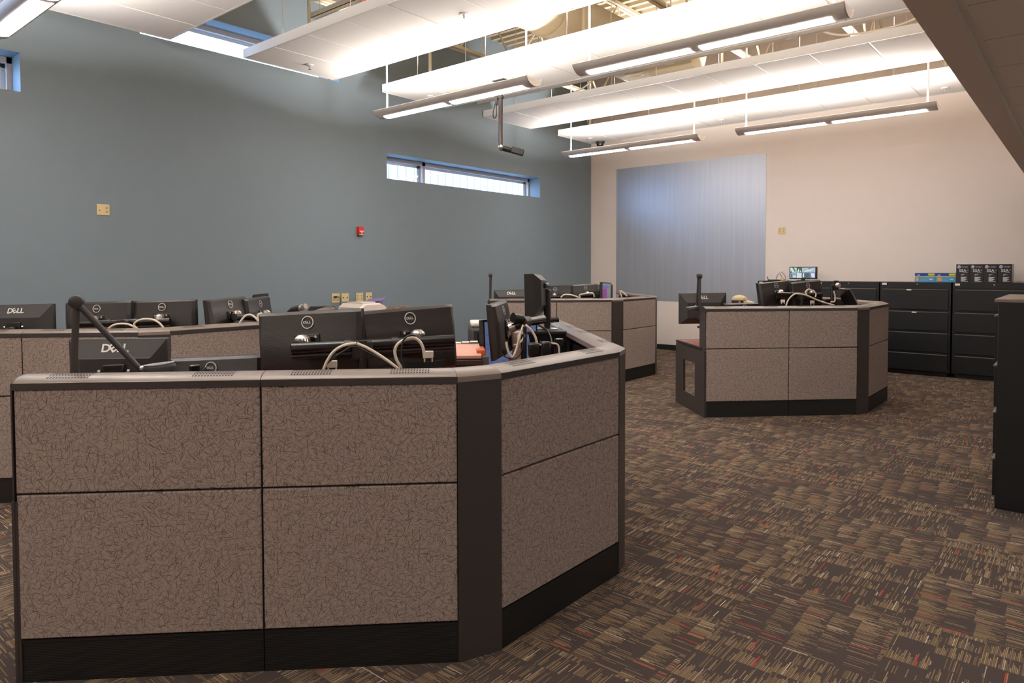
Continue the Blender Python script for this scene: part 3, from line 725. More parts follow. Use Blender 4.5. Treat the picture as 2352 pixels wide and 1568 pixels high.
WIDE = {
 'fl': (pose(-.603, 3.25, 1.226, -14, -1.5, 3.2), 'left monitor of the large pair in the foreground, ringed badge, by lamp'),
 'fr': (pose(-.168, 3.36, 1.232, 29, -3, 2.6), 'right monitor of the large pair in the foreground, ringed badge'),
 'fd': (pose(-1.09, 3.42, 1.001, -12, 0, 3.2), 'low monitor half sunk behind the foreground console cap, beside the lamp head'),
 'll': (pose(-2.609, 5.5, 1.176, -5, -1, 1.8), 'left monitor of the back-left pair, seen behind the bent lamp'),
 'lm': (pose(-2.131, 5.5, 1.185, -7, -2, 1.6), 'right monitor of the back-left pair, against the grey-blue wall'),
 'ls': (pose(-1.691, 5.6, 1.196, 72, -5, 1.5), 'left one of the two turned monitors on the back-left console'),
 'lt': (pose(-1.574, 6.0, 1.182, 82, 0, 1.0), 'right one of the two turned monitors on the back-left console, partly hidden'),
 'ml': (pose(1.641, 9.95, 1.175, -30, 0, 2.6), 'left ringed-badge monitor of the pair on the middle-distance console'),
 'mr': (pose(2.05, 9.97, 1.191, 26, 0, 1.6), 'right ringed-badge monitor of the pair on the middle-distance console'),
 'rd': (pose(3.50, 7.85, 1.013, 8, 0, .5), 'low one barely showing over right console, before the capped person'),
 'rl': (pose(3.835, 7.75, 1.264, 20, -7, 3.5), 'left monitor of the turned pair on the right-hand console'),
 'rr': (pose(4.262, 7.85, 1.264, 22, -2, 3.2), 'right monitor of the turned pair on the right-hand console'),
 'ng': (aim(1147, 755, 4.15, 76, -5, .5), 'monitor turned nearly edge-on on the foreground console, left of the post monitor'),
}
wm0 = None
WM = {}
for k, (M, lab) in WIDE.items():
    lab = 'black widescreen monitor, '+lab
    if wm0 is None: wm0 = WM[k] = wide_monitor(lab, M)
    else: WM[k] = copy_tree(wm0, M, lab)
def old_monitor(label, M, w=.255, h=.165, group='older monitors with sloped backs'):
    t = thing('sloped_back_monitor', label, 'monitor', M=M, group=group)
    build('bezel', MB().box(-w, w, -.006, .03, -h, h), M_greypl, t, world=False, bevel=.003)
    build('screen', MB().box(-w+.014, w-.014, .0302, .0308, -h+.016, h-.014), M_scr_off, t, world=False, smooth=False)
    def rg(x, zt, zb, y): return [V3((-x, y, zb)), V3((x, y, zb)), V3((x, y, zt)), V3((-x, y, zt))]
    build('back_shell', MB().loft([rg(w-.004, h-.004, -h+.004, -.004), rg(w-.004, h-.004, -h+.004, -.008), rg(w*.72, h*.42, -h*.62, -.05), rg(w*.70, h*.40, -h*.60, -.056)]), M_greypl, t, world=False, smooth=False)
    g = MB(); logo(g, 0, 0, .042, 0); A = math.atan2(.042, h*.58)
    T = Matrix.Translation((0, -.0285, h*.71)) @ Matrix.Rotation(-A, 4, 'X'); g.v = [T @ (v+V3((0, -.001, 0))) for v in g.v]
    build('maker_lettering', g, M_silver, t, world=False, smooth=False)
    build('stand_socket', MB().box(-.05, .05, -.075, -.054, -.06, .035), M_gloss, t, world=False, bevel=.008)
    build('stand_hinge', MB().tube([(-.035, -.09, -.02), (.035, -.09, -.02)], .022, 14), M_gloss, t, world=False)
    for x in (-.065, .065): build('hinge_cap', MB().tube([(x-.006, -.062, .0), (x+.006, -.062, 0)], .009, 10), M_chrome, t, world=False)
    return t
OLD = {
 'f': (pose(-1.536, 3.42, 1.105, 2, 2, 0), 'grey sloped-back monitor with raised silver lettering, behind the bent task lamp'),
 'l': (pose(-3.165, 5.45, 1.156, -3, -2, 1.4), 'sloped-back monitor with silver lettering cut off by the left frame edge'),
 'm': (pose(.985, 9.90, 1.112, -3, 0, .6), 'sloped-back monitor with silver lettering on the middle-distance console'),
}
om0 = None; OM = {}
for k, (M, lab) in OLD.items():
    if k == 'f': OM[k] = old_monitor(lab, M, .222, .145)
    elif om0 is None: om0 = OM[k] = old_monitor(lab, M)
    else: OM[k] = copy_tree(om0, M, lab)
OM['r'] = old_monitor('large sloped-back monitor standing past the open end of the right-hand console', pose(3.034, 7.9, 1.109, -3, 1, .6), .277, .18)

def stand(label, M, foot_z, name='monitor_stand', out=.085):
    """upright column and foot that carry one monitor, placed behind its back"""
    p = M @ V3((0, -out-.006, -.03)); b = V3((p.x, p.y, foot_z))
    t = thing(name, label, 'monitor stand', b, 0, 'monitor stands')
    build('column', MB().tube([b+V3((0, 0, .012)), p], .02, 12), M_gloss, t)
    build('foot', MB().lathe([(0, 0), (.11, 0), (.11, .008), (.02, .016), (0, .016)], 28, Matrix.Translation(b)), M_pl, t)
    build('hinge_fork', MB().box(-.03, .03, -.02, .02, -.03, .03, Matrix.Translation(p)), M_pl, t, bevel=.006)
    return t
ZT = .7365
stand('black stand under the lettered monitor behind the bent lamp', OLD['f'][0], ZT)
stand('black stand under the lettered monitor at the left frame edge', OLD['l'][0], ZT)
stand('black stand under the lettered monitor on the middle-distance console', OLD['m'][0], ZT)
stand('black stand under the low monitor beside the lamp head', WIDE['fd'][0], ZT, out=.06)
kn = on_v(447, 848, 3.27)
solo('mount_knob', MB().tube([kn-V3((0, 0, .05)), kn+V3((0, 0, .018)), kn+V3((0, 0, .022))], [.022, .024, .018], 16).tube([kn-V3((0, 0, .02)), kn-V3((0, 0, .02))+un(0, .12)], .016, 10).tube([V3((kn.x, kn.y, ZT)), kn-V3((0, 0, .04))], .015, 10), M_gloss, 'black round-topped mount knob before the low monitor beside the lamp head', 'mount')
stand('black stand under the low monitor in front of the capped person', WIDE['rd'][0], ZT, out=.06)
# the big one is carried on a side arm from a short column hidden behind the lamp
M = OM['r'].matrix_world; p = WIDE; c = pose(3.034, 7.9, 1.109, -3, 1, .6)
a = c @ V3((0, -.09, -.02)); b = un(3.02, 7.55, ZT)
t = thing('monitor_mount', 'black arm carrying the large sloped-back monitor from the right console worktop', 'monitor arm', b)
build('column', MB().tube([b, V3((b.x, b.y, a.z))], .022, 12), M_black, t)
build('reach_arm', MB().tube([V3((b.x, b.y, a.z-.01)), a], .016, 10), M_black, t)
build('foot', MB().lathe([(0, 0), (.08, 0), (.08, .01), (0, .01)], 24, Matrix.Translation(b)), M_black, t)
build('cable_tray', MB().box(-.07, .07, -.03, .03, -.012, .012, Matrix.Translation(c @ V3((.0, -.05, -.215))) @ Matrix.Rotation(PI/4, 4, 'Z')).tube([c @ V3((0, -.05, -.205)), c @ V3((0, -.05, -.09))], .012, 8), M_pl, t)
build('thin_lead', MB().tube(smooth_path([c @ V3((-.03, -.06, -.2)), c @ V3((-.02, -.06, -.30)), c @ V3((.02, -.06, -.29)), c @ V3((.03, -.06, -.2))]), .004, 6)
      .tube(smooth_path([c @ V3((.05, -.06, -.26)), c @ V3((-.01, -.1, -.30)), c @ V3((-.0, -.12, -.37))]), .004, 6), M_bcable, t)

def dual_arm(label, A, B, ext=.09, drop=.0, ext1=None, out=.10):
    """bar joining two monitors, on a post that stands on the worktop"""
    pa, pb = A @ V3((0, -out, drop)), B @ V3((0, -out, drop)); d = (pb-pa).normalized()
    mid = (pa+pb)/2; nrm = d.cross(V3((0, 0, 1))).normalized()
    base = V3((mid.x, mid.y, ZT))+nrm*.04
    t = thing('dual_monitor_mount', label, 'monitor arm', base, 0, 'dual monitor arms')
    e0, e1 = pa-d*ext, pb+d*(ext if ext1 is None else ext1)
    build('cross_bar', MB().tube([e0, e1], .026, 14), M_gloss, t)
    build('bar_rail', MB().tube([e0-V3((0, 0, .036)), e1-V3((0, 0, .036))], .012, 8), M_pl, t)
    for m, p in ((A, pa), (B, pb)):
        q = m @ V3((0, -.0605, 0))
        build('tilt_head', MB().tube([p, p+(q-p)*.55, q], [.03, .045, .036], 18), M_chrome if False else M_gloss, t)
        build('head_dome', MB().lathe([(0, .036), (.02, .033), (.034, .02), (.038, 0)], 18, Matrix.Translation(p+(q-p)*.6+V3((0, 0, .022)))), M_chrome, t)
    build('post', MB().tube([base+V3((0, 0, .012)), V3((base.x, base.y, mid.z+.02))], .019, 12), M_pl, t)
    build('post_clamp', MB().box(-.045, .045, -.03, .03, -.05, .03, Matrix.Translation(V3((base.x, base.y, mid.z-.01))-nrm*.02) @ Matrix.Rotation(math.atan2(d.y, d.x), 4, 'Z')), M_pl, t, bevel=.006)
    build('foot', MB().box(-.06, .06, -.06, .06, 0, .014, Matrix.Translation(base)), M_pl, t, bevel=.003)
    for s_ in (.33, .62):
        p = e0+(e1-e0)*s_; build('cable_clip', MB().tube([p-d*.014, p+d*.014], .029, 12), M_pl, t)
    return t
dual_arm('black cross bar joining the large monitor pair in the foreground', WIDE['fl'][0], WIDE['fr'][0], .02, 0, .14, .165)
dual_arm('black cross bar joining the back-left pair of monitors', WIDE['ll'][0], WIDE['lm'][0])
dual_arm('black cross bar joining the two turned monitors at the back left', WIDE['ls'][0], WIDE['lt'][0], out=.12)
dual_arm('black cross bar joining the pair on the middle-distance console', WIDE['ml'][0], WIDE['mr'][0])
dual_arm('black cross bar joining the turned pair on the right-hand console', WIDE['rl'][0], WIDE['rr'][0], out=.12)
# cream video cables looping over the bars; traced where they hang, a hand's width in front of each bar
def cable(label, pts, v, r=.0065, mat=None, group='cream monitor cables', plug=None):
    P = [on_v(x, y, v) for x, y in pts]
    t = thing('video_cable', label, 'cable', (P[0].x, P[0].y, min(p.z for p in P)), 0, group)
    build('cable_run', MB().tube(smooth_path(P), r, 8), mat or M_cable, t)
    if plug:
        for x, y in plug:
            p = on_v(x, y, v+.03); T = Matrix.Translation(p) @ Matrix.Rotation(PI/4, 4, 'Z')
            build('connector', MB().box(-.022, .022, -.009, .009, -.012, .02, T).box(-.02, -.013, -.006, .006, -.03, -.012, T).box(.013, .02, -.006, .006, -.03, -.012, T), M_printer, t, bevel=.003)
    return t
cable('cream video cable arching under the foreground bar, left of the clip', [(742, 852), (752, 828), (768, 806), (790, 793), (812, 789), (818, 788)], 3.04, plug=[(763, 838)])
cable('cream video cable sloping down right from the foreground clip', [(820, 789), (840, 797), (866, 812), (890, 828), (920, 850)], 3.04)
cable('cream video cable looping up beneath the right foreground monitor', [(926, 850), (912, 828), (907, 806), (914, 790), (930, 780), (950, 776), (964, 784), (972, 800), (975, 822)], 3.04, plug=[(984, 816)])
cable('thin black lead curving beside the right foreground cream loop', [(928, 850), (922, 820), (925, 785), (938, 771), (955, 770)], 3.03, .004, M_bcable, 'thin black leads')
cable('thin black lead sagging beneath the foreground bar', [(738, 850), (756, 830), (790, 806), (815, 796), (850, 812), (880, 828), (915, 850)], 3.05, .004, M_bcable, 'thin black leads')
cable('cream video cable arching low under the left of back-left pair', [(247, 757), (256, 749), (270, 744), (290, 744), (305, 749), (314, 757)], 5.32, .008)
cable('cream video cable looping high under the right of back-left pair', [(318, 757), (308, 747), (314, 738), (330, 733), (350, 734), (366, 742), (378, 756)], 5.32, .008)
cable('cream video cable under the left turned monitor at back left', [(551, 741), (558, 731), (566, 724), (576, 723), (586, 729), (594, 738)], 5.30, .008)
cable('cream video cable curling beside the right turned monitor at back left', [(597, 738), (592, 730), (594, 722), (602, 719)], 5.30, .008)
cable('cream video cable arching under the middle console pair, left', [(1288, 683), (1296, 677), (1310, 677), (1324, 681), (1330, 684)], 9.7, .011)
cable('cream video cable arching under the middle console pair, right', [(1333, 684), (1331, 678), (1340, 675), (1360, 673), (1364, 677), (1365, 682)], 9.7, .011)
cable('cream cables looping beside the purple screen on the middle console', [(1428, 682), (1424, 668), (1432, 672), (1440, 680)], 9.75, .010)
cable('cream video cable arching under the left turned right-console monitor', [(1805, 703), (1810, 690), (1818, 680), (1826, 675), (1832, 674)], 7.4, .008, plug=[(1798, 692)])
cable('cream video cable running down right over right-console bar', [(1832, 674), (1852, 678), (1880, 690), (1905, 698), (1916, 701)], 7.4, .009)
cable('cream video cable in tight loop on the right-console bar', [(1866, 684), (1853, 677), (1851, 669), (1858, 664), (1867, 668), (1874, 674), (1873, 682)], 7.4, .008, plug=[(1866, 694)])
cable('cream video cable hanging from the empty black mount on right console', [(1915, 668), (1918, 680), (1917, 692), (1908, 693)], 7.5, .008)

# turned display screens seen beside the foreground and middle consoles
def face_monitor(label, M, w, h, sm):
    t = thing('flat_screen', label, 'monitor', M=M)
    build('back_shell', MB().box(-w, w, .004, .028, -h, h).box(-w*.6, w*.6, .028, .05, -h*.6, h*.6), M_pl, t, world=False, bevel=.004)
    build('bezel', MB().box(-w, w, -.012, .004, -h, -h+.014).box(-w, w, -.012, .004, h-.014, h).box(-w, -w+.012, -.012, .004, -h, h).box(w-.012, w, -.012, .004, -h, h), M_pl, t, world=False, smooth=False)
    build('screen', MB().box(-w+.012, w-.012, -.008, -.004, -h+.014, h-.014), sm, t, world=False, smooth=False)
    return t
M = aim(1173, 788, 4.5, 40, -4, -1)
fm = face_monitor('lit blue table-filled screen peeping out behind the edge-on monitor', M, .25, .16, M_scr_blue)
for x, z, c in ((-.02, -.10, M_red), (.03, -.115, simple('green_icon', S(60, 150, 70), .4))):
    build('screen_icon', MB().box(x-.012, x+.012, -.0095, -.0085, z-.01, z+.01), c, fm, world=False, smooth=False)
M = aim(1392, 674, 9.9, 62, 0, -2.5)
fm2 = face_monitor('screen with a magenta block at right end of middle console', M, .25, .158, screen_mat('grey_desktop_screen', (S(112, 122, 118), S(118, 126, 124)), .36, 3, 3))
build('magenta_window', MB().box(-.22, .02, -.0092, -.0085, -.14, .07), emis('magenta_screen', S(124, 38, 120), .45, .03), fm2, world=False, smooth=False)
build('blue_window', MB().box(-.22, .1, -.0092, -.0085, .075, .115), emis('violet_screen', S(84, 92, 160), .4, .03), fm2, world=False, smooth=False)
stand('black stand under the blue table screen', aim(1173, 788, 4.5, 40, -4, -1) @ Matrix.Translation((0, .13, 0)), ZT, out=.0)
stand('black stand under the magenta screen', M @ Matrix.Translation((0, .13, 0)), ZT, out=.0)
M = aim(1370, 676, 10.7, 0, 0, -1)
copy_tree(wm0, M @ Matrix.Rotation(0, 4, 'Z'), 'black widescreen monitor, thin dark top edge showing behind the magenta screen')
stand('black stand behind the magenta screen', M, ZT, out=.06)

# the 4:3 monitor on a tall post near the corner of the foreground console
def post_monitor():
    v = 4.72; base = on_v(1257.5, 756, v)
    t = thing('post_monitor', 'square monitor on a thick black post, screen turned left, above the foreground console', 'monitor', base, 0)
    top = on_v(1257.5, 664, v); a = math.radians(45+74)
    r = V3((math.cos(a), math.sin(a), 0)); n = V3((r.y, -r.x, 0))           # n leans away from the screen, towards the post
    c = on_v(1227, 677, 4.62)
    fr = Matrix(((r.x, n.x, 0, c.x), (r.y, n.y, 0, c.y), (0, 0, 1, c.z), (0, 0, 0, 1)))
    fr = fr @ Matrix.Rotation(.03, 4, 'X') @ Matrix.Rotation(.03, 4, 'Y')
    w, h = .19, .137
    def rg(x, zt, zb, y): return [V3((-x, y, zb)), V3((x, y, zb)), V3((x, y, zt)), V3((-x, y, zt))]
    mb = MB().loft([[fr @ p for p in q] for q in (rg(w, h, -h, -.03), rg(w, h, -h, .025), rg(w*.75, h*.7, -h*.5, .068))]); build('back_shell', mb, M_pl, t, smooth=False)
    build('bezel', MB().box(-w, w, -.036, -.03, -h, h, fr), M_greypl, t, bevel=.002)
    build('screen', MB().box(-w+.016, w-.016, -.0375, -.036, -h+.024, h-.012, fr), M_scr_off, t, smooth=False)
    T = Matrix.Translation(base) @ Matrix.Rotation(a, 4, 'Z')
    hgt = top.z-base.z
    build('post', MB().box(-.035, .035, -.022, .022, .012, hgt, T), M_pl, t, bevel=.012)
    build('post_foot', MB().lathe([(0, 0), (.075, 0), (.075, .008), (.05, .014), (0, .014)], 28, Matrix.Translation(base)), M_chrome, t)
    build('tilt_arm', MB().tube([fr @ V3((0, .07, .06)), V3((base.x, base.y, (fr @ V3((0, .07, .06))).z))], .018, 10), M_pl, t)
    build('post_knob', MB().tube([base+V3((.0, .0, .06)), base+V3((.06, .05, .065))], [.022, .016], 10), M_gloss, t)
    build('plug_cord', MB().tube(smooth_path([on_v(1229, 724, v-.1), on_v(1231, 736, v-.1), on_v(1240, 748, v-.12), on_v(1256, 758, v-.2), on_v(1264, 772, v-.3), on_v(1268, 790, v-.4)]), .006, 6), M_bcable, t)
    return base
pb = post_monitor()
# black equipment shelf that carries the post
u_, v_ = (pb.x+pb.y)*S2, (pb.y-pb.x)*S2
t = thing('equipment_shelf', 'black equipment shelf on the foreground console worktop, under the post monitor', 'shelf', un(u_, v_, ZT), PI/4)
h = pb.z-ZT-.0005
build('shelf_top', MB().box(-.20, .13, -.16, .16, h-.02, h), M_pl, t, world=False, bevel=.004)
build('side_panel', MB().box(-.195, -.18, -.15, .15, 0, h-.02), M_pl, t, world=False, smooth=False)
build('side_panel', MB().box(.11, .125, -.15, .15, 0, h-.02), M_pl, t, world=False, smooth=False)
build('back_panel', MB().box(-.18, .11, .135, .15, 0, h-.02), M_pl, t, world=False, smooth=False)
build('front_panel', MB().box(-.18, .11, -.15, -.14, .05, h-.02), M_gloss, t, world=False, smooth=False)
# small hardware in that corner
def mount(label, p0, v, pts, parts):
    t = thing('arm_mount', label, 'mount', on_v(*p0, v), 0, 'black arm mounts'); return t
t = thing('rail_arm', 'black jointed arm reaching from the side rail inside the foreground console', 'mount', on_v(1284, 800, 3.9), 0)
k0, k1 = on_v(1240, 788, 3.9), on_v(1282, 792, 3.9)
build('arm_tube', MB().tube([k0, k1], .014, 10), M_gloss, t)
build('arm_joint', MB().tube([on_v(1284, 778, 3.9), on_v(1284, 812, 3.9)], .026, 14), M_gloss, t)
build('joint_cap', MB().tube([on_v(1284, 777, 3.9), on_v(1284, 779, 3.9)], [.02, .024], 14), M_chrome, t)
build('drop_post', MB().tube([V3((k1.x, k1.y, ZT)), on_v(1284, 812, 3.9)], .014, 10), M_black, t)
for lab, x, y, w, hh, v in (('square black power adapter inside the foreground console, left one', 1226, 803, .05, .075, 3.62), ('rounded black power adapter with white lead, inside the foreground console', 1254, 803, .042, .09, 3.62)):
    c = on_v(x, y, v); t = thing('power_adapter', lab, 'adapter', (c.x, c.y, ZT), PI/4, 'power adapters')
    build('adapter_body', MB().box(-w/2*1.2, w/2*1.2, -.025, .025, c.z-ZT-hh/2, c.z-ZT+hh/2), M_gloss, t, world=False, bevel=.012)
    build('adapter_stand', MB().box(-.02, .02, -.02, .02, 0, c.z-ZT-hh/2), M_pl, t, world=False, smooth=False)
    build('adapter_lead', MB().tube(smooth_path([c+V3((.02, .02, hh/2-.01)), c+V3((.045, .045, hh/2-.02)), c+V3((.05, .05, -.02)), c+V3((.045, .045, -.1))]), .005, 6), M_cable, t)
# bar and tangle right of the edge-on monitor
A = WIDE['ng'][0]
t = thing('monitor_mount', 'chrome-and-black arm with a thick tube behind the edge-on monitor', 'monitor arm', un(.62, 4.1, ZT))
h0 = A @ V3((0, -.0605, 0)); b0 = on_v(1203, 740, 4.1); b1 = on_v(1246, 733, 4.35)
build('tilt_head', MB().tube([h0, h0+(b0-h0)*.4], [.036, .03], 16), M_chrome, t)
build('arm_tube', MB().tube([h0+(b0-h0)*.3, b0, b1], .028, 14), M_gloss, t)
build('arm_collar', MB().tube([b0+(b1-b0)*-.1, b0+(b1-b0)*.15], .036, 14), M_greypl, t)
build('arm_knob', MB().tube([on_v(1178, 729, 4.05), on_v(1198, 732, 4.08)], [.03, .028], 12), M_pl, t)
build('post', MB().tube([V3((b0.x, b0.y, ZT)), b0], .018, 12), M_pl, t)
build('foot', MB().lathe([(0, 0), (.08, 0), (.08, .01), (0, .01)], 20, Matrix.Translation((b0.x, b0.y, ZT))), M_pl, t)
cable('cream video cable hanging in long loop beside the edge-on monitor', [(1163, 785), (1166, 802), (1172, 816), (1178, 819), (1185, 806), (1192, 780), (1202, 746)], 3.72, .0065)
cable('cream video cable falling right from the edge-on monitor arm', [(1207, 746), (1220, 758), (1230, 775), (1234, 792)], 3.72, .0065)
cable('black lead sagging below the edge-on monitor', [(1149, 795), (1152, 812), (1168, 822), (1186, 822), (1198, 806), (1203, 780), (1203, 750)], 3.68, .004, M_bcable, 'thin black leads')
cable('cream cable coil beside the arm post of the edge-on monitor', [(1180, 792), (1190, 790), (1200, 780), (1204, 770), (1198, 764), (1190, 772), (1192, 784)], 3.95, .006)
h_ = at_d(1190, 760, 4.25).z-ZT
t = thing('desk_phone', 'pale grey desk phone on the foreground console behind the cables', 'phone', tuple(at_d(1190, 770, 4.25).xy)+(ZT,), PI/4)
build('phone_body', MB().box(-.04, .05, -.03, .03, h_-.10, h_).box(-.035, .045, -.028, .028, 0, h_-.10), M_printer, t, world=False, bevel=.01)
build('handset', MB().box(-.055, -.042, -.03, .03, h_-.12, h_+.01), M_pl, t, world=False, bevel=.006)
solo('binder_clip', MB().box(-.014, .014, -.008, .008, -.02, .02, Matrix.Translation(on_v(1116, 828, 3.3)) @ Matrix.Rotation(.6, 4, 'Z')).tube([on_v(1114, 838, 3.3), on_v(1116, 824, 3.3), on_v(1121, 836, 3.3)], .003, 6), M_chrome, 'bright metal clip behind the foreground cap corner', 'clip')
# ------------------------------------------------------------------ filing cabinets along the back wall
def cabinet(label, M, w, depth, h, label_strip=True, plinth=.06, tabs=(), group='black four-drawer filing cabinets'):
    """front faces -y, origin at the bottom centre of the front"""
    t = thing('filing_cabinet', label, 'filing cabinet', M=M, group=group)
    build('carcass', MB().box(-w/2, w/2, 0, depth, plinth, h).box(-w/2+.03, w/2-.03, .03, depth, 0, max(plinth, .01)), M_cabblack, t, world=False, bevel=.003)
    gaps = [.068, .347, .655, .962, 1.290]
    for k in range(4):
        z0, z1 = gaps[k]+.008, gaps[k+1]-.034
        dr = build('drawer', MB().box(-w/2+.03, w/2-.03, -.018, .001, z0, z1), M_cabblack, t, world=False, bevel=.002)
        build('pull_edge', MB().box(-w/2+.032, w/2-.032, -.024, -.004, z1-.001, z1+.008), M_edge, dr, world=False, bevel=.002)
        build('pull_recess', MB().box(-w/2+.03, w/2-.03, -.0012, .0005, z1+.008, z1+.034), M_cabgap, dr, world=False, smooth=False)
        for kk, x in tabs:
            if kk == k: build('paper_tag', MB().box(x-.03, x+.03, -.0255, -.0245, z1-.012, z1+.007), M_paper, dr, world=False, smooth=False)
    build('lock', MB().tube([(0.03, -.004, h-.028), (0.03, .002, h-.028)], .0095, 14), M_chrome, t, world=False)
    if label_strip: build('name_tag', MB().box(-w/2+.024, -w/2+.084, -.0015, .001, h-.043, h-.014), M_paper, t, world=False, smooth=False)
    return t
YC, CW = 11.735, .914
for k, (lab, tabs) in enumerate((('leftmost in the row, with cables on top', ()), ('second in the row, behind the turned monitor pair', ((3, -.05),)), ('third in the row, blue boxes on top', ((3, -.07), (2, 0))), ('fourth in the row, black toner boxes on top', ()))):
    x = -4.256+CW*k+.009*k+CW/2
    cabinet('black lateral filing cabinet %s' % lab, Matrix.Translation((x, YC, 0)), CW-.012, .46, 1.366, tabs=tabs)
cabinet('black cabinet side close at the right edge of the frame', Matrix.Translation((-.448, 6.05, 0)) @ Matrix.Rotation(-PI/2, 4, 'Z'), 1.035, .47, 1.35, False, .0, group='tall cabinet')
tp = solo('cabinet_top', MB().box(-.468, .02, 5.528, 6.572, 1.3502, 1.372), M_cap, 'taupe laminate top lying on the black cabinet at the right edge', 'worktop', bevel=.003)
ZK = 1.3665
def blocks(mb, rows, y):
    for x0, x1, z0, z1 in rows: mb.box(x0, x1, y-.0008, y, z0, z1)
    return mb
M_hp = simple('box_black', S(34, 31, 36), .45); M_inkw = simple('white_print', S(222, 218, 224), .5)
# four black toner boxes
T55 = text_mesh('55A', .052, .001); TLJ = text_mesh('LaserJet', .022, .0002); THP = text_mesh('hp', .034, .0006)
def toner(label, x):
    w, h, d = .156, .258, .32
    t = thing('toner_box', label, 'box', (x, YC+.03, ZK), 0, 'black toner boxes')
    RX = Matrix.Rotation(PI/2, 4, 'X')
    build('carton', MB().box(-w/2, w/2, 0, d, 0, h), M_hp, t, world=False, bevel=.002)
    build('pale_side', MB().box(w/2-.001, w/2+.0015, .012, d, .001, h-.001), M_printer, t, world=False, smooth=False)
    build('round_emblem', MB().lathe([(0, 0), (.021, 0), (.021, .0008), (0, .0008)], 28, Matrix.Translation((-w/2+.034, -.0002, h-.037)) @ RX), M_inkw, t, world=False, smooth=False)
    T = Matrix.Translation((-w/2+.034, -.0014, h-.037)) @ RX
    build('emblem_letters', MB().mesh(THP, T @ Matrix.Shear('XY', 4, (.2, 0))), simple('emblem_blue', S(40, 60, 130), .5) if 'emblem_blue' not in bpy.data.materials else bpy.data.materials['emblem_blue'], t, world=False, smooth=False)
    build('product_line', MB().mesh(TLJ, Matrix.Translation((.024, -.0004, h-.037)) @ RX), M_inkw, t, world=False, smooth=False)
    build('size_print', MB().mesh(T55, Matrix.Translation((.0, -.0004, h-.092)) @ RX), M_inkw, t, world=False, smooth=False)
    rows = [(.05, .07, h-.085, h-.081), (.01, .03, h-.122, h-.117), (.034, .058, h-.118, h-.114), (-.018, .012, h-.142, h-.139), (-.018, .03, h-.15, h-.147), (-.018, .0, h-.158, h-.155)]
    rows += [(-.02, .05-.012*(q % 3), h-.186-.0095*q, h-.18-.0095*q) for q in range(6)]+[(-.02, .062, h-.243, h-.238)]
    build('small_print', blocks(MB(), rows, 0), M_inkw, t, world=False, smooth=False)
for k, lab in enumerate(('first from the left, touching the blue boxes', 'second from the left', 'third from the left', 'rightmost, showing its pale side')):
    toner('black printer toner box on a filing cabinet, '+lab, -1.371+.1612*k)
M_b1, M_b2, M_by, M_bo = simple('box_blue', S(44, 58, 140), .5), simple('box_light_blue', S(76, 150, 198), .5), simple('box_yellow', S(220, 208, 44), .5), simple('box_orange', S(222, 160, 70), .5)
def bluebox(label, x, ox, ow):
    w, h = .252, .132
    t = thing('supply_box', label, 'box', (x, YC+.04, ZK), 0, 'blue and yellow supply boxes')
    build('carton', MB().box(-w/2, w/2, 0, .26, 0, h), M_b2, t, world=False, bevel=.002)
    build('navy_band', MB().box(-w/2, w/2, -.001, .0, h-.04, h), M_b1, t, world=False, smooth=False)
    build('yellow_stripe', MB().box(-w/2, w/2, -.0012, .0, h-.053, h-.044), M_by, t, world=False, smooth=False)
    build('yellow_flash', MB().box(w/2-.085, w/2-.004, -.002, .0, h-.034, h-.006), M_by, t, world=False, smooth=False)
    build('orange_square', MB().box(-w/2+ox, -w/2+ox+ow, -.0012, .0, .018, .07), M_bo, t, world=False, smooth=False)
    build('white_print', blocks(MB(), [(-w/2+.03, -w/2+.065, h-.034, h-.024), (w/2-.07, w/2-.03, .035, .05), (-.05, -.02, .03, .034), (-.01, .03, .03, .034)], -.0004), M_inkw, t, world=False, smooth=False)
bluebox('blue and yellow supply box on a filing cabinet, left of two', -1.834, .015, .032)
bluebox('blue and yellow supply box touching the toner boxes, right of two', -1.578, .025, .055)
# security monitor on the cabinets
x0, x1 = -3.79, -3.36; cx = (x0+x1)/2; ym = 11.90
t = thing('security_monitor', 'small black security monitor showing tiled camera views, on the filing cabinets', 'monitor', (cx, ym, ZK))
build('casing', MB().box(-.215, .215, 0, .04, .03, .232), M_pl, t, world=False, bevel=.004)
build('stand_foot', MB().box(-.09, .09, -.04, .1, 0, .012).box(-.03, .03, .01, .035, .01, .05), M_pl, t, world=False, bevel=.003)
rnd = random.Random(3)
cols = [S(150, 170, 180), S(60, 120, 60), S(190, 200, 205), S(70, 84, 120), S(120, 150, 160), S(46, 90, 60), S(200, 205, 210), S(96, 110, 160)]
EM = [emis('camera_view_%s' % n_, c, .5, .03) for n_, c in zip(('slate', 'green', 'pale', 'navy', 'teal', 'forest', 'white', 'violet'), cols)]
def tilev(a, b, c, d, base, bits):
    build('camera_view', MB().box(a, b, -.002, -.0005, c, d), EM[base], t, world=False, smooth=False)
    for m_, poly in bits:
        build('view_patch', MB().prism([(a+(b-a)*p, c+(d-c)*q) for p, q in poly], .002, .0032, Matrix.Rotation(PI/2, 4, 'X')), EM[m_], t, world=False, smooth=False)
tilev(-.20, -.102, .138, .218, 2, [(1, [(.3, 1), (.6, 1), (.95, .3), (.7, .1)]), (3, [(.0, 0), (.3, 0), (.1, .5)])])
tilev(-.098, -.02, .138, .218, 5, [(6, [(.1, 0), (.4, 0), (.5, .6), (.3, .7)]), (6, [(.6, .1), (.9, .1), (.7, .5)])])
tilev(-.016, .19, .138, .218, 0, [(6, [(.15, .1), (.6, .3), (.9, .8), (.8, .9), (.3, .4)]), (3, [(.5, .5), (.9, .9), (.5, .9)])])
tilev(-.20, -.102, .05, .134, 4, [(3, [(.1, .1), (.3, .1), (.3, .8), (.1, .8)]), (6, [(.5, .1), (.9, .1), (.9, .4), (.5, .5)])])
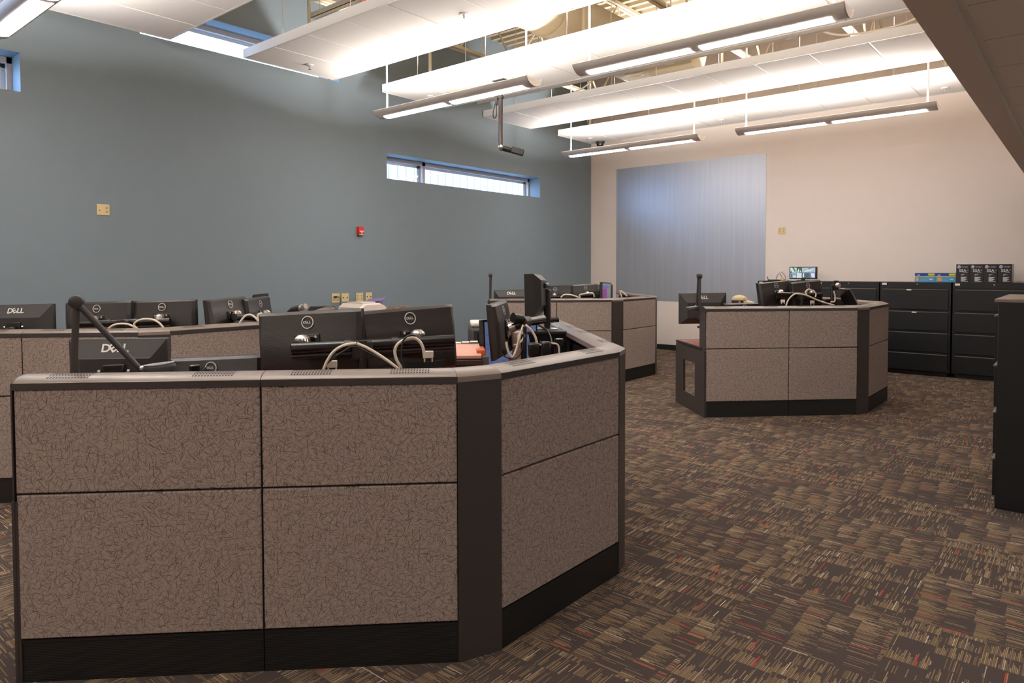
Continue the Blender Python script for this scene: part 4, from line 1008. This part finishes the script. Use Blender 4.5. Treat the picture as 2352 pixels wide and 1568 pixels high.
tilev(-.098, -.02, .05, .134, 2, [])
tilev(-.016, .10, .05, .134, 3, [(5, [(.3, .1), (.9, .1), (.8, .7), (.3, .8)]), (6, [(.1, .2), (.3, .1), (.3, .9), (.15, .9)])])
tilev(.104, .19, .05, .134, 7, [(6, [(.4, .1), (.9, .1), (.9, .9), (.2, .9)])])
# cable tangle on the leftmost cabinet
x = -3.98
t = thing('network_box', 'small black box with tangled cables and a yellow end, on the leftmost cabinet', 'device', (x, 11.86, ZK))
build('device_body', MB().box(-.14, .07, -.04, .05, 0, .022), M_pl, t, world=False, bevel=.004)
build('yellow_end', MB().box(.07, .12, -.035, .045, 0, .03), simple('amber_plastic', S(226, 160, 50), .4), t, world=False, bevel=.006)
build('antenna', MB().tube([(-.14, 0, .012), (-.16, 0, .07)], .006, 8), M_pl, t, world=False)
for k in range(5):
    r = .04+.012*k; cxk = .02+.016*k
    build('loose_cable', MB().tube(smooth_path([(cxk-r, .0, .015), (cxk-r*.7, .01, .05+r*.6), (cxk, .015, .07+r), (cxk+r*.8, .01, .04+r*.5), (cxk+r, .0, .012)]), .004, 6), M_bcable if k % 2 else M_printer, t, world=False)
# ------------------------------------------------------------------ beige printer and papers on a low cabinet by the grey-blue wall
bx, by = -7.30, 5.80
t = thing('storage_cabinet', 'low black storage cabinet against the grey-blue wall under the beige printer', 'cabinet', (bx, by, 0))
build('carcass', MB().box(-.30, .32, -.30, .75, .05, 1.0), M_cabblack, t, world=False, bevel=.004)
build('plinth', MB().box(-.28, .28, -.27, .72, 0, .05), M_cabgap, t, world=False, smooth=False)
for a, b in ((-.29, .22), (.23, .74)):
    dd = build('door', MB().box(.3205, .338, a, b, .07, .98), M_cabblack, t, world=False, bevel=.003); build('door_handle', MB().box(.338, .356, (a if a > 0 else b)-(.05 if a < 0 else -.03), (a if a > 0 else b)-(.03 if a < 0 else -.05), .5, .64), M_chrome, dd, world=False, bevel=.003)
T = Matrix.Translation((bx+.02, by-.02, 1.0005)) @ Matrix.Rotation(math.radians(4), 4, 'Z')
t = thing('printer', 'beige desktop printer with sloped sides on the low cabinet', 'printer', M=T)
pr = [(-.24, .0), (-.23, .085), (-.15, .135), (.13, .135), (.235, .09), (.24, 0)]
build('printer_body', MB().loft([[V3((-.2, q, z)) for q, z in pr], [V3((-.16, q*.97, z*1.0)) for q, z in pr], [V3((.19, q*.97, z)) for q, z in pr], [V3((.22, q*.9, z*.86)) for q, z in pr]]), M_printer, t, world=False, smooth=False)
build('lid', MB().box(-.14, .14, -.13, .11, .1352, .150), M_printer, t, world=False, bevel=.006)
build('paper_slot', MB().box(.19, .224, -.15, .05, .03, .036), M_seam, t, world=False, smooth=False)
build('control_strip', MB().box(-.12, .12, .135, .17, .118, .124), M_greypl, t, world=False, smooth=False)
fz = 1.0005
solo('paper_stack', MB().box(-.14, .14, -.1, .1, 0, .03, Matrix.Translation((bx+.08, by+.42, fz)) @ Matrix.Rotation(.3, 4, 'Z')).box(-.13, .13, -.1, .1, .031, .05, Matrix.Translation((bx+.08, by+.44, fz)) @ Matrix.Rotation(-.2, 4, 'Z')), M_paper, 'stack of white papers beside the beige printer', 'papers', smooth=False)
cv = MB()
for k in range(2):
    for q in range(8):
        a0, a1 = .05*q, .05*(q+1); f = lambda s_: .03+.05*math.sin(min(1, s_/.4)*PI)
        y0 = by+.24+k*.19; cv.box(bx+.16, bx+.315, y0+a0*.45, y0+a1*.45, fz, fz+f((a0+a1)/2))
solo('open_book', cv, M_kraft, 'brownish curled open book in front of the beige printer', 'book', smooth=False)
solo('folder', MB().box(-.13, .13, -.1, .1, 0, .004, Matrix.Translation((bx-.1, by+.30, fz+.16)) @ Matrix.Rotation(.25, 4, 'X') @ Matrix.Rotation(.5, 4, 'Z')).box(-.12, .12, -.06, .06, -.16, -.004, Matrix.Translation((bx-.14, by+.36, fz+.16))), M_lav, 'lavender folder leaning up behind the beige printer', 'folder', smooth=False)
# ------------------------------------------------------------------ office chairs
def office_chair(label, M, zb, group='office chairs'):
    t = thing('office_chair', label, 'chair', M=M, group=group)
    build('seat', MB().box(-.24, .24, -.24, .24, .42, .50), M_mesh, t, world=False, bevel=.03)
    rg = []
    for k in range(9):
        q = k/8; z = .55+(zb-.55)*q; w = .23*(1-.25*max(0, q-.6)/.4)*(1 if q < .95 else .85); y = .22+.05*math.sin(q*PI)
        rg.append([V3((-w, y, z)), V3((0, y+.03, z)), V3((w, y, z)), V3((w, y+.05, z)), V3((0, y+.08, z)), V3((-w, y+.05, z))])
    build('backrest', MB().loft(rg), M_mesh, t, world=False, bevel=.012)
    build('gas_column', MB().tube([(0, 0, .10), (0, 0, .42)], .028, 12).box(-.04, .04, .0, .27, .40, .42).box(-.035, .035, .25, .28, .40, .7), M_pl, t, world=False)
    for k in range(5):
        a = 2*PI*k/5; c, s_ = math.cos(a), math.sin(a)
        lg = build('base_leg', MB().tube([(0, 0, .11), (.28*c, .28*s_, .07)], [.03, .018], 8), M_pl, t, world=False)
        build('caster', MB().tube([(.28*c-.02*s_, .28*s_+.02*c, .03), (.28*c+.02*s_, .28*s_-.02*c, .03)], .03, 12), M_pl, lg, world=False)
    for x in (-.28, .28):
        build('armrest', MB().box(x-.03, x+.03, -.14, .12, .66, .69).box(x-.02, x+.02, -.02, .04, .45, .66), M_pl, t, world=False, bevel=.008)
    return t
p = at_d(738, 705, 8.3)
ch = office_chair('dark office chair whose curved back top shows left of the beige printer', Matrix.Translation((p.x, p.y, 0)) @ Matrix.Rotation(.9, 4, 'Z'), p.z)
# gooseneck microphone
p0 = at_d(638, 735, 5.25); p1 = at_d(665, 713, 5.2); p2 = at_d(690, 707, 5.15); p3 = at_d(702, 703, 5.12)
b = un(-1.62, 5.72, ZT)
t = thing('desk_microphone', 'black gooseneck microphone with bright ringed tip behind the left foreground monitor', 'microphone', b)
build('gooseneck', MB().tube(smooth_path([b+V3((0, 0, .02)), b+V3((0, 0, .25)), p0, p1]), .008, 8), M_pl, t)
build('microphone_body', MB().tube([p1, p1+(p2-p1)*.3, p2], [.010, .022, .024], 14), M_pl, t)
build('bright_tip', MB().tube([p2, p2+(p3-p2)*.3, p2+(p3-p2)*.35, p3], [.024, .024, .02, .021], 14), M_chrome, t)
build('mic_base', MB().lathe([(0, 0), (.06, 0), (.055, .02), (0, .025)], 20, Matrix.Translation(b)), M_pl, t)
# small tablet behind the turned monitors at back left
M = aim(601, 690, 6.3, 30, 0, 4)
t = thing('tablet_screen', 'thin dark grey tablet rising behind the turned back-left monitors', 'screen', M=M)
build('casing', MB().box(-.075, .065, -.006, .006, -.20, .062), M_greypl, t, world=False, bevel=.003)
build('corner_camera', MB().box(-.082, -.06, -.014, -.004, .03, .05), M_pl, t, world=False, smooth=False)
q = M @ V3((0, .03, -.2)); build('tablet_stand', MB().tube([V3((q.x, q.y, ZT)), q, M @ V3((0, .006, -.1))], .012, 8), M_pl, t)
# ------------------------------------------------------------------ things around the operator's side of the foreground console
p = at_d(1092, 737, 4.95); u_, v_ = (p.x+p.y)*S2, (p.y-p.x)*S2
t = thing('office_printer', 'dark grey office machine with a white rounded lid behind the blue screen', 'printer', un(u_+.1, v_, ZT), PI/4)
h = p.z-ZT
build('machine_body', MB().box(-.15, .16, -.15, .15, 0, h-.028), M_greypl, t, world=False, bevel=.03)
build('white_lid', MB().box(-.135, .145, -.14, .14, h-.032, h), M_paper, t, world=False, bevel=.012)
build('black_badge', MB().box(-.10, -.055, -.1535, -.149, h-.12, h-.07), M_seam, t, world=False, bevel=.004)
p = at_d(1076, 822, 4.2); u_, v_ = (p.x+p.y)*S2, (p.y-p.x)*S2; h = 1.045
t = thing('bookcase', 'dark brown desktop bookcase inside the foreground console, under the tabbed binder', 'bookcase', un(u_, v_, ZT), PI/4); h -= ZT
M_dw = simple('dark_walnut', S(62, 42, 34), .5, var=.15)
build('front_panel', MB().box(-.12, .06, -.15, -.135, 0, h-.03), M_dw, t, world=False, smooth=False)
build('side_panel', MB().box(-.12, -.105, -.135, .15, 0, h-.03).box(.045, .06, -.135, .15, 0, h-.03), M_dw, t, world=False, smooth=False)
build('top_board', MB().box(-.13, .10, -.16, .16, h-.03, h), M_dw, t, world=False, bevel=.003)
build('orange_tag', MB().box(-.115, -.065, -.152, -.1505, h-.09, h-.075), M_orange, t, world=False, smooth=False)
c = un(u_-.02, v_, ZT+h+.0005)
t = thing('tabbed_binder', 'open binder of pink and white tabbed pages tilted on the wooden bookcase', 'binder', c, PI/4)
R_ = Matrix.Rotation(math.radians(9), 4, 'X')
pg = MB(); 
build('cover', MB().box(-.125, .095, -.15, .14, 0, .006, Matrix.Translation((0, .0, .025)) @ R_), M_dw, t, world=False, smooth=False)
build('pages', MB().box(-.12, .09, -.145, .13, .006, .022, Matrix.Translation((0, .0, .025)) @ R_), M_pink, t, world=False, smooth=False)
for k in range(4):
    build('index_tab', MB().box(-.12+.052*k, -.073+.052*k, .12, .15, .0225+.003*k, .025+.003*k, Matrix.Translation((0, .0, .025)) @ R_), M_paper, t, world=False, smooth=False)
build('binder_easel', MB().box(-.1, .07, .07, .08, 0, .035).box(-.1, .07, -.12, -.11, 0, .012), M_pl, t, world=False, smooth=False)
solo('card_box', MB().box(.045, .098, -.10, .12, ZT+h+.0006-(ZT+h), .05, Matrix.Translation(un(u_, v_, ZT+h)) @ Matrix.Rotation(PI/4, 4, 'Z')), M_orange, 'orange wooden box at the right end of the desktop bookcase', 'box', bevel=.002)
# empty mount and dark display at the right end of the right-hand console
t = thing('monitor_mount', 'bare black monitor mount with a bright centre on the right-hand console', 'mount', on_v(1921, 700, 7.75))
c = on_v(1919, 655, 7.75); T = Matrix.Translation(c) @ Matrix.Rotation(math.radians(45+30), 4, 'Z')
build('mount_plate', MB().box(-.05, .05, -.012, 0, -.055, .055, T), M_pl, t, bevel=.006)
build('mount_hub', MB().tube([T @ V3((0, -.012, 0)), T @ V3((0, -.05, 0))], [.032, .026], 16), M_chrome, t)
q = T @ V3((0, .04, 0)); build('mount_post', MB().tube([V3((q.x, q.y, ZT)), q, T @ V3((0, 0, 0))], .02, 12), M_pl, t)
t = thing('tilted_display', 'thin black display tilted back at the right end of the right-hand console', 'monitor', on_v(1945, 690, 7.8))
a, b = on_v(1935, 664, 7.8), on_v(1954, 700, 7.75); d = (b-a); hx = V3((S2, S2, 0)).cross(V3((0, 0, 1)))
sl = MB(); ww = .14; nn = V3((S2, S2, .4)).normalized()*.02
sl.loft([[a+hx*-ww, a+hx*ww, a+hx*ww+nn, a-hx*ww+nn], [b+hx*-ww, b+hx*ww, b+hx*ww+nn, b-hx*ww+nn]]); build('display_panel', sl, M_gloss, t, bevel=.003)
build('display_stand', MB().tube([V3((b.x+.06, b.y+.06, ZT)), b+V3((.02, .02, .02))], .016, 10), M_pl, t)
# shelf with pale top behind the right pair
c = on_v(1906, 684, 8.1)
t = thing('desk_riser', 'black riser shelf with a pale top behind the bare mount on right-hand console', 'shelf', (c.x, c.y, ZT), PI/4)
hh = c.z-ZT
build('riser_top', MB().box(-.12, .12, -.12, .12, hh-.02, hh), M_cap, t, world=False, bevel=.003)
build('riser_body', MB().box(-.11, .11, -.11, .11, 0, hh-.02), M_pl, t, world=False, smooth=False)
# ------------------------------------------------------------------ seated person in the tan cap behind the right-hand console
hp = at_d(1699, 677, 9.7); hp.z -= .088                      # centre of the head
FX = V3((math.cos(math.radians(45-20)), math.sin(math.radians(45-20)), 0))     # way the person faces
SX = V3((FX.y, -FX.x, 0)); UP = V3((0, 0, 1)); HZ = hp.z
base = V3((hp.x, hp.y, 0))-FX*.06
def pp(f, s_, z): return base+FX*f+SX*s_+UP*z
top = HZ-.10                                    # chin height
sh = top-.13; hip = .50
t = thing('person', 'person seated behind the right-hand console, only a tan baseball cap showing', 'person', base)
verts = [pp(0, 0, hip+.03), pp(0, 0, hip+.2), pp(.02, 0, sh-.12), pp(.02, 0, sh+.02), pp(.04, 0, top+.0), pp(.06, 0, HZ), pp(.06, 0, HZ+.03)]
rad = [(.16, .12), (.15, .11), (.17, .115), (.10, .08), (.055, .055), (.085, .095), (.066, .07)]
edges = [(i, i+1) for i in range(6)]
hands = []
for s_ in (-1, 1):
    k = len(verts)
    verts += [pp(.01, .19*s_, sh), pp(.08, .24*s_, sh-.26), pp(.33, .17*s_, .775), pp(.41, .15*s_, .765)]
    rad += [(.055, .055), (.042, .042), (.03, .026), (.028, .018)]
    edges += [(3, k), (k, k+1), (k+1, k+2), (k+2, k+3)]
    hands.append(k+3)
    k = len(verts)
    verts += [pp(.03, .10*s_, hip), pp(.42, .12*s_, hip+.02), pp(.40, .12*s_, .12), pp(.42, .12*s_, .05), pp(.55, .13*s_, .035)]
    rad += [(.10, .09), (.07, .07), (.045, .045), (.04, .04), (.035, .03)]
    edges += [(0, k), (k, k+1), (k+1, k+2), (k+2, k+3), (k+3, k+4)]
for s_, hnd in zip((-1, 1), hands):
    h = verts[hnd]; off0 = h-base
    for q, (ln, sp) in enumerate(((.062, -.03), (.078, -.011), (.082, .009), (.066, .028))):
        k = len(verts); p0 = h+FX*.03+SX*sp*.8
        verts += [p0, p0+FX*ln*.5+UP*.004+SX*sp*.1, p0+FX*ln*.9-UP*.012]
        rad += [(.010, .010), (.009, .009), (.007, .007)]; edges += [(hnd, k), (k, k+1), (k+1, k+2)]
    k = len(verts); verts += [h-SX*s_*.035+FX*.0, h-SX*s_*.055+FX*.035-UP*.006]; rad += [(.011, .011), (.008, .008)]; edges += [(hnd, k), (k, k+1)]
me = bpy.data.meshes.new('body'); me.from_pydata([tuple(v-base) for v in verts], edges, [])
body = bpy.data.objects.new('body', me); COL.objects.link(body); body.parent = t; me.materials.append(M_skin)
sk = body.modifiers.new('Skin', 'SKIN'); ss = body.modifiers.new('Sub', 'SUBSURF'); ss.levels = 2; ss.render_levels = 2
for i, r in enumerate(rad): me.skin_vertices[0].data[i].radius = r
me.skin_vertices[0].data[0].use_root = True
# clothes as shells around torso, arms and legs
shirt = MB(); E = lambda c, a, b: [c+SX*a*math.cos(2*PI*k/18)+FX*b*math.sin(2*PI*k/18) for k in range(18)]
shirt.loft([E(pp(0, 0, hip-.02), .19, .15), E(pp(0, 0, hip+.2), .185, .145), E(pp(.02, 0, sh-.12), .215, .15), E(pp(.02, 0, sh+.0), .2, .11), E(pp(.03, 0, sh+.055), .085, .075)], cap=False)
for s_ in (-1, 1): shirt.tube([pp(.01, .15*s_, sh-.01), pp(.03, .215*s_, sh-.06), pp(.08, .24*s_, sh-.25)], [.075, .07, .058], 14)
build('shirt', shirt, M_cloth, t)
tr = MB()
for s_ in (-1, 1): tr.tube([pp(-.08, .10*s_, hip), pp(.40, .12*s_, hip+.02), pp(.44, .12*s_, hip-.05), pp(.40, .12*s_, .12)], [.12, .092, .085, .062], 14)
build('trousers', tr, M_trouser, t)
for s_ in (-1, 1): build('shoe', MB().box(.36, .64, .075, .165, 0, .085, Matrix(((FX.x, SX.x*s_, 0, base.x), (FX.y, SX.y*s_, 0, base.y), (0, 0, 1, 0), (0, 0, 0, 1)))), M_pl, t, bevel=.03)
HC = pp(.06, 0, HZ)
H = Matrix(((FX.x, -SX.x, 0, HC.x), (FX.y, -SX.y, 0, HC.y), (0, 0, 1, HC.z), (0, 0, 0, 1)))     # x forward, y left, z up
def ell(c, r, n=16, m=10):
    return [[H @ V3((c[0]+r[0]*math.sin(PI*j/m)*math.cos(2*PI*k/n), c[1]+r[1]*math.sin(PI*j/m)*math.sin(2*PI*k/n), c[2]-r[2]*math.cos(PI*j/m))) for k in range(n)] for j in range(1, m)]
build('nose', MB().loft(ell((.098, 0, -.03), (.018, .014, .022), 10, 6)), M_skin, t)
for s_ in (-1, 1):
    build('ear', MB().loft(ell((-.005, .083*s_, -.02), (.018, .008, .03), 10, 6)), M_skin, t)
    build('eye', MB().loft(ell((.083, .032*s_, -.002), (.01, .014, .008), 10, 6)), simple('eye_white_%d' % (s_+1), S(220, 215, 210), .3), t)
build('mouth', MB().loft(ell((.085, 0, -.068), (.008, .024, .006), 10, 6)), simple('lips', S(160, 92, 84), .5), t)
build('hair', MB().loft(ell((-.022, 0, -.005), (.086, .086, .070))), M_hair, t)
# cap: ribbed dome, button and curved brim
dome = [[H @ V3((-.005+.104*math.cos(a)*math.cos(2*PI*k/24), .100*math.cos(a)*math.sin(2*PI*k/24), .022+.066*math.sin(a))) for k in range(24)] for a in [math.radians(x) for x in (-6, 12, 30, 48, 65, 80, 89)]]
cap = build('baseball_cap', MB().loft(dome), M_hat, t)
br = []
for j in range(9):
    q = -1+j/4; yy = q*.085
    x0 = .098*math.sqrt(max(0, 1-(q*.86)**2)); x1 = x0+.095*math.cos(q*PI/2*.85)+.004
    zc = .020-.022*q*q
    br.append([H @ V3((x0-.006, yy, zc)), H @ V3((x1, yy*.95, zc-.034)), H @ V3((x1, yy*.95, zc-.038)), H @ V3((x0-.006, yy, zc-.004))])
build('cap_brim', MB().loft(br), M_hat, cap)
build('cap_button', MB().lathe([(0, .005), (.007, .003), (.009, 0)], 10, H @ Matrix.Translation((-.005, 0, .087))), M_hat, cap)
a = math.atan2(FX.y, FX.x)
pc = base-FX*.02
copy_tree(ch, Matrix.Translation(pc) @ Matrix.Rotation(a+PI/2, 4, 'Z'), 'dark office chair under the person in the tan cap')
